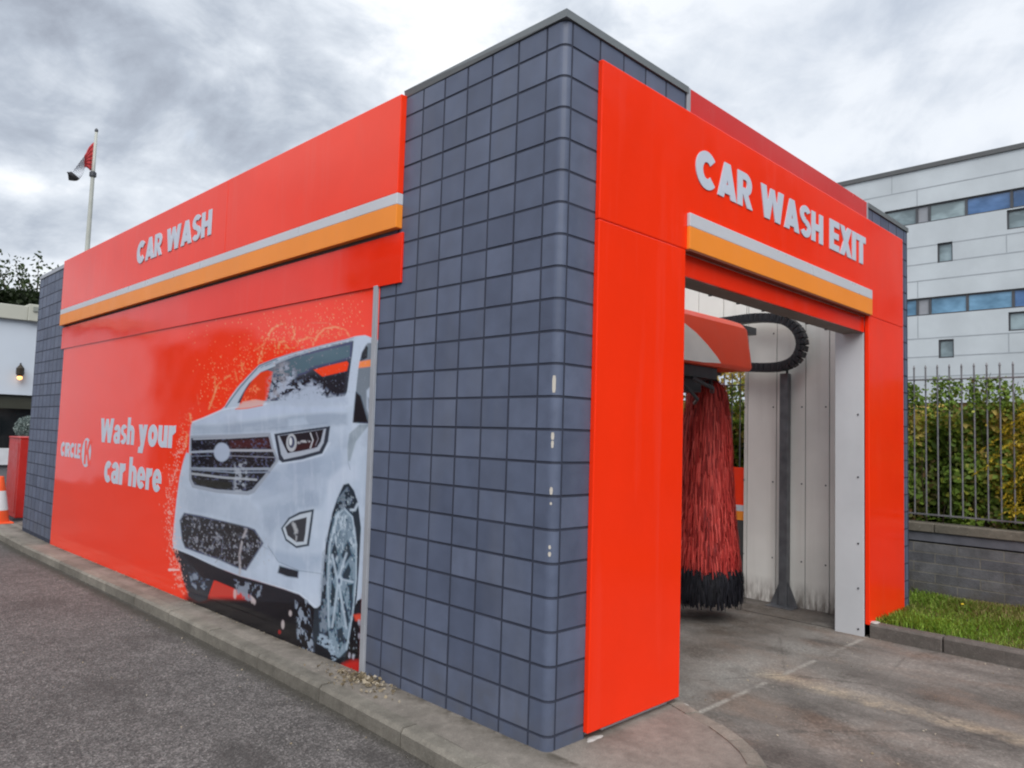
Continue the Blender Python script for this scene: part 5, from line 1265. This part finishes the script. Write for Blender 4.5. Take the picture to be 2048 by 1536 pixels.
fl = b.build('flag', [simple('flag_red', (.42, .035, .04), .8), simple('flag_pale', (.5, .54, .6), .8), simple('flag_black', (.015, .015, .02), .8)], FP, smooth=True)
sm = fl.modifiers.new('thickness', 'SOLIDIFY'); sm.thickness = .01

def tree(label, x, y, z0, h, rx, cnt, lo, seed, size=.16):
    T_ = thing('tree', label, 'tree', (x, y, z0), 'trees behind the white building'); r_ = random.Random(seed)
    b = MB(); b.tube([(x, y, z0), (x + .05, y, z0 + h * .35), (x - .05, y, z0 + h * .62)], [.18, .13, .07], 8)
    P = []; T = []
    for k in range(46):
        a = r_.uniform(0, 2 * PI); s = Vector((x, y, z0 + h * r_.uniform(.3, .62))); e = Vector((x + rx * math.cos(a) * r_.uniform(.3, 1.0), y + rx * math.sin(a) * r_.uniform(.3, 1.0), z0 + h * r_.uniform(.55, 1.0)))
        m_ = s.lerp(e, .5) + Vector((r_.uniform(-.2, .2), r_.uniform(-.2, .2), r_.uniform(0, .3)))
        b.tube([s, m_, e], [.05, .03, .008], 5)
        ex = min(1, max(.08, (z0 + h - e.z) / (h * .35)))
        for _ in range(int(cnt / 46 * (.35 + .9 * ex))):
            t = r_.uniform(.25, 1.05); q = s.lerp(m_, t * 2) if t < .5 else m_.lerp(e, t * 2 - 1); P.append((q.x + r_.gauss(0, .17), q.y + r_.gauss(0, .17), q.z + r_.gauss(0, .15))); T.append(min(1, max(0, .3 + .35 * (q.z - z0) / h + r_.gauss(0, .2))))
    for _ in range(int(cnt * lo)):
        a = r_.uniform(0, 2 * PI); q = rx * math.sqrt(r_.random()); P.append((x + q * math.cos(a), y + q * math.sin(a), z0 + h * r_.uniform(.45, .83))); T.append(max(0, r_.gauss(.18, .14)))
    b.build('trunk', BARK, T_); leaves('crown', P, size, TREEL, T_, np.array(T), .6)
tree('dark bushy tree with thin top twigs, farthest from the tiled pier', 1.6, 36, -.3, 9.0, 2.1, 9000, 2.0, 3, .2)
tree('dark bushy tree with a tall leafy shoot, nearest the tiled pier', 4.9, 36, -.3, 9.1, 1.8, 9500, 2.0, 8, .2)
tree('dark spreading tree with bare gaps, between two bushier trees', 3.2, 39, -.3, 9.4, 2.2, 7000, 2.2, 14, .2)

# buildings across the forecourt (seen in the gloss of the mural)
def plain_building(label, x0, x1, y0, y1, h, mat, n):
    T_ = thing('shop_building', label, 'building', ((x0 + x1) / 2, (y0 + y1) / 2, -.3), 'buildings across the forecourt')
    b = MB(); b.box(x0, x1, y0, y1, -.4, h); b.build('wall', mat, T_)
    b = MB(); b.box(x0 - .15, x1 + .15, y0 - .15, y1 + .15, h, h + .3); b.build('roof', simple('shop_roof', (.08, .08, .085), .7), T_)
    for k in range(n):
        yy = y0 + (y1 - y0) * (k + .5) / n
        b = MB(); b.box(x1, x1 + .05, yy - .8, yy + .8, .8, min(h - .8, 2.6)); b.build('window', DGLASS, T_)
plain_building('long brown brick shop across the forecourt', -22, -12.3, 33, 42, 5.8, simple('brown_brick', (.13, .08, .06), .85), 4)
plain_building('low dark shed across the forecourt', -9.6, -6.9, 35, 40, 3.0, simple('dark_shed', (.06, .05, .045), .85), 2)
plain_building('wide grey store across the forecourt', -34, -26, -6, 26, 4.2, simple('grey_store', (.16, .15, .145), .85), 8)

T_ = thing('reflection_blocker', 'tall brown brick block added out of view to darken the portal reflection', 'building', (22, -25, -.3))  # unseen block added to keep bright sky out of the portal header reflection
b = MB(); b.box(14, 30, -42, -9.5, -.4, 12.2); b.build('wall', simple('block_brick', (.10, .065, .05), .85), T_)
b = MB(); b.box(13.8, 30.2, -42.2, -9.3, 12.2, 12.6); b.build('roof', simple('block_roof', (.07, .07, .075), .7), T_)
for zf in (.9, 3.9, 6.9, 9.7):
    for k in range(8):
        yy = -12.5 - k * 3.7
        b = MB(); b.box(13.95, 14.0, yy - .7, yy + .7, zf, zf + 1.5); b.build('window', DGLASS, T_)

# forecourt canopy across the drive (mirrored in the gloss of the side wall)
FC = thing('forecourt_canopy', 'red-edged filling station canopy on four columns across the forecourt', 'canopy', (-13, 9, -.2))
def rot_box(name, u0, u1, v0, v1, z0, z1, mat):
    """u runs along the canopy edge, v away from the car wash"""
    U = Vector((-.49, -.87, 0)); V = Vector((-.87, .49, 0)); O = Vector((-7.3, 14.3, 0)); b = MB()
    b.hexa([tuple(O + U * u + V * v + Vector((0, 0, z))) for z in (z0, z1) for u, v in ((u0, v0), (u1, v0), (u1, v1), (u0, v1))]); return b.build(name, mat, FC)
rot_box('soffit_panel', .05, 11.95, .05, 8.95, 5.5, 5.9, CREAM)
rot_box('canopy_fascia', 0, 12, 0, 9, 5.9, 6.75, RED); rot_box('orange_stripe', -.02, 12.02, -.02, 9.02, 5.62, 5.8, ORANGE); rot_box('white_stripe', -.02, 12.02, -.02, 9.02, 5.8, 5.895, WHITE)
for u, v in ((2, 2.5), (10, 2.5), (2, 6.5), (10, 6.5)): rot_box('column', u - .15, u + .15, v - .15, v + .15, -.2, 5.5, LTRIM)
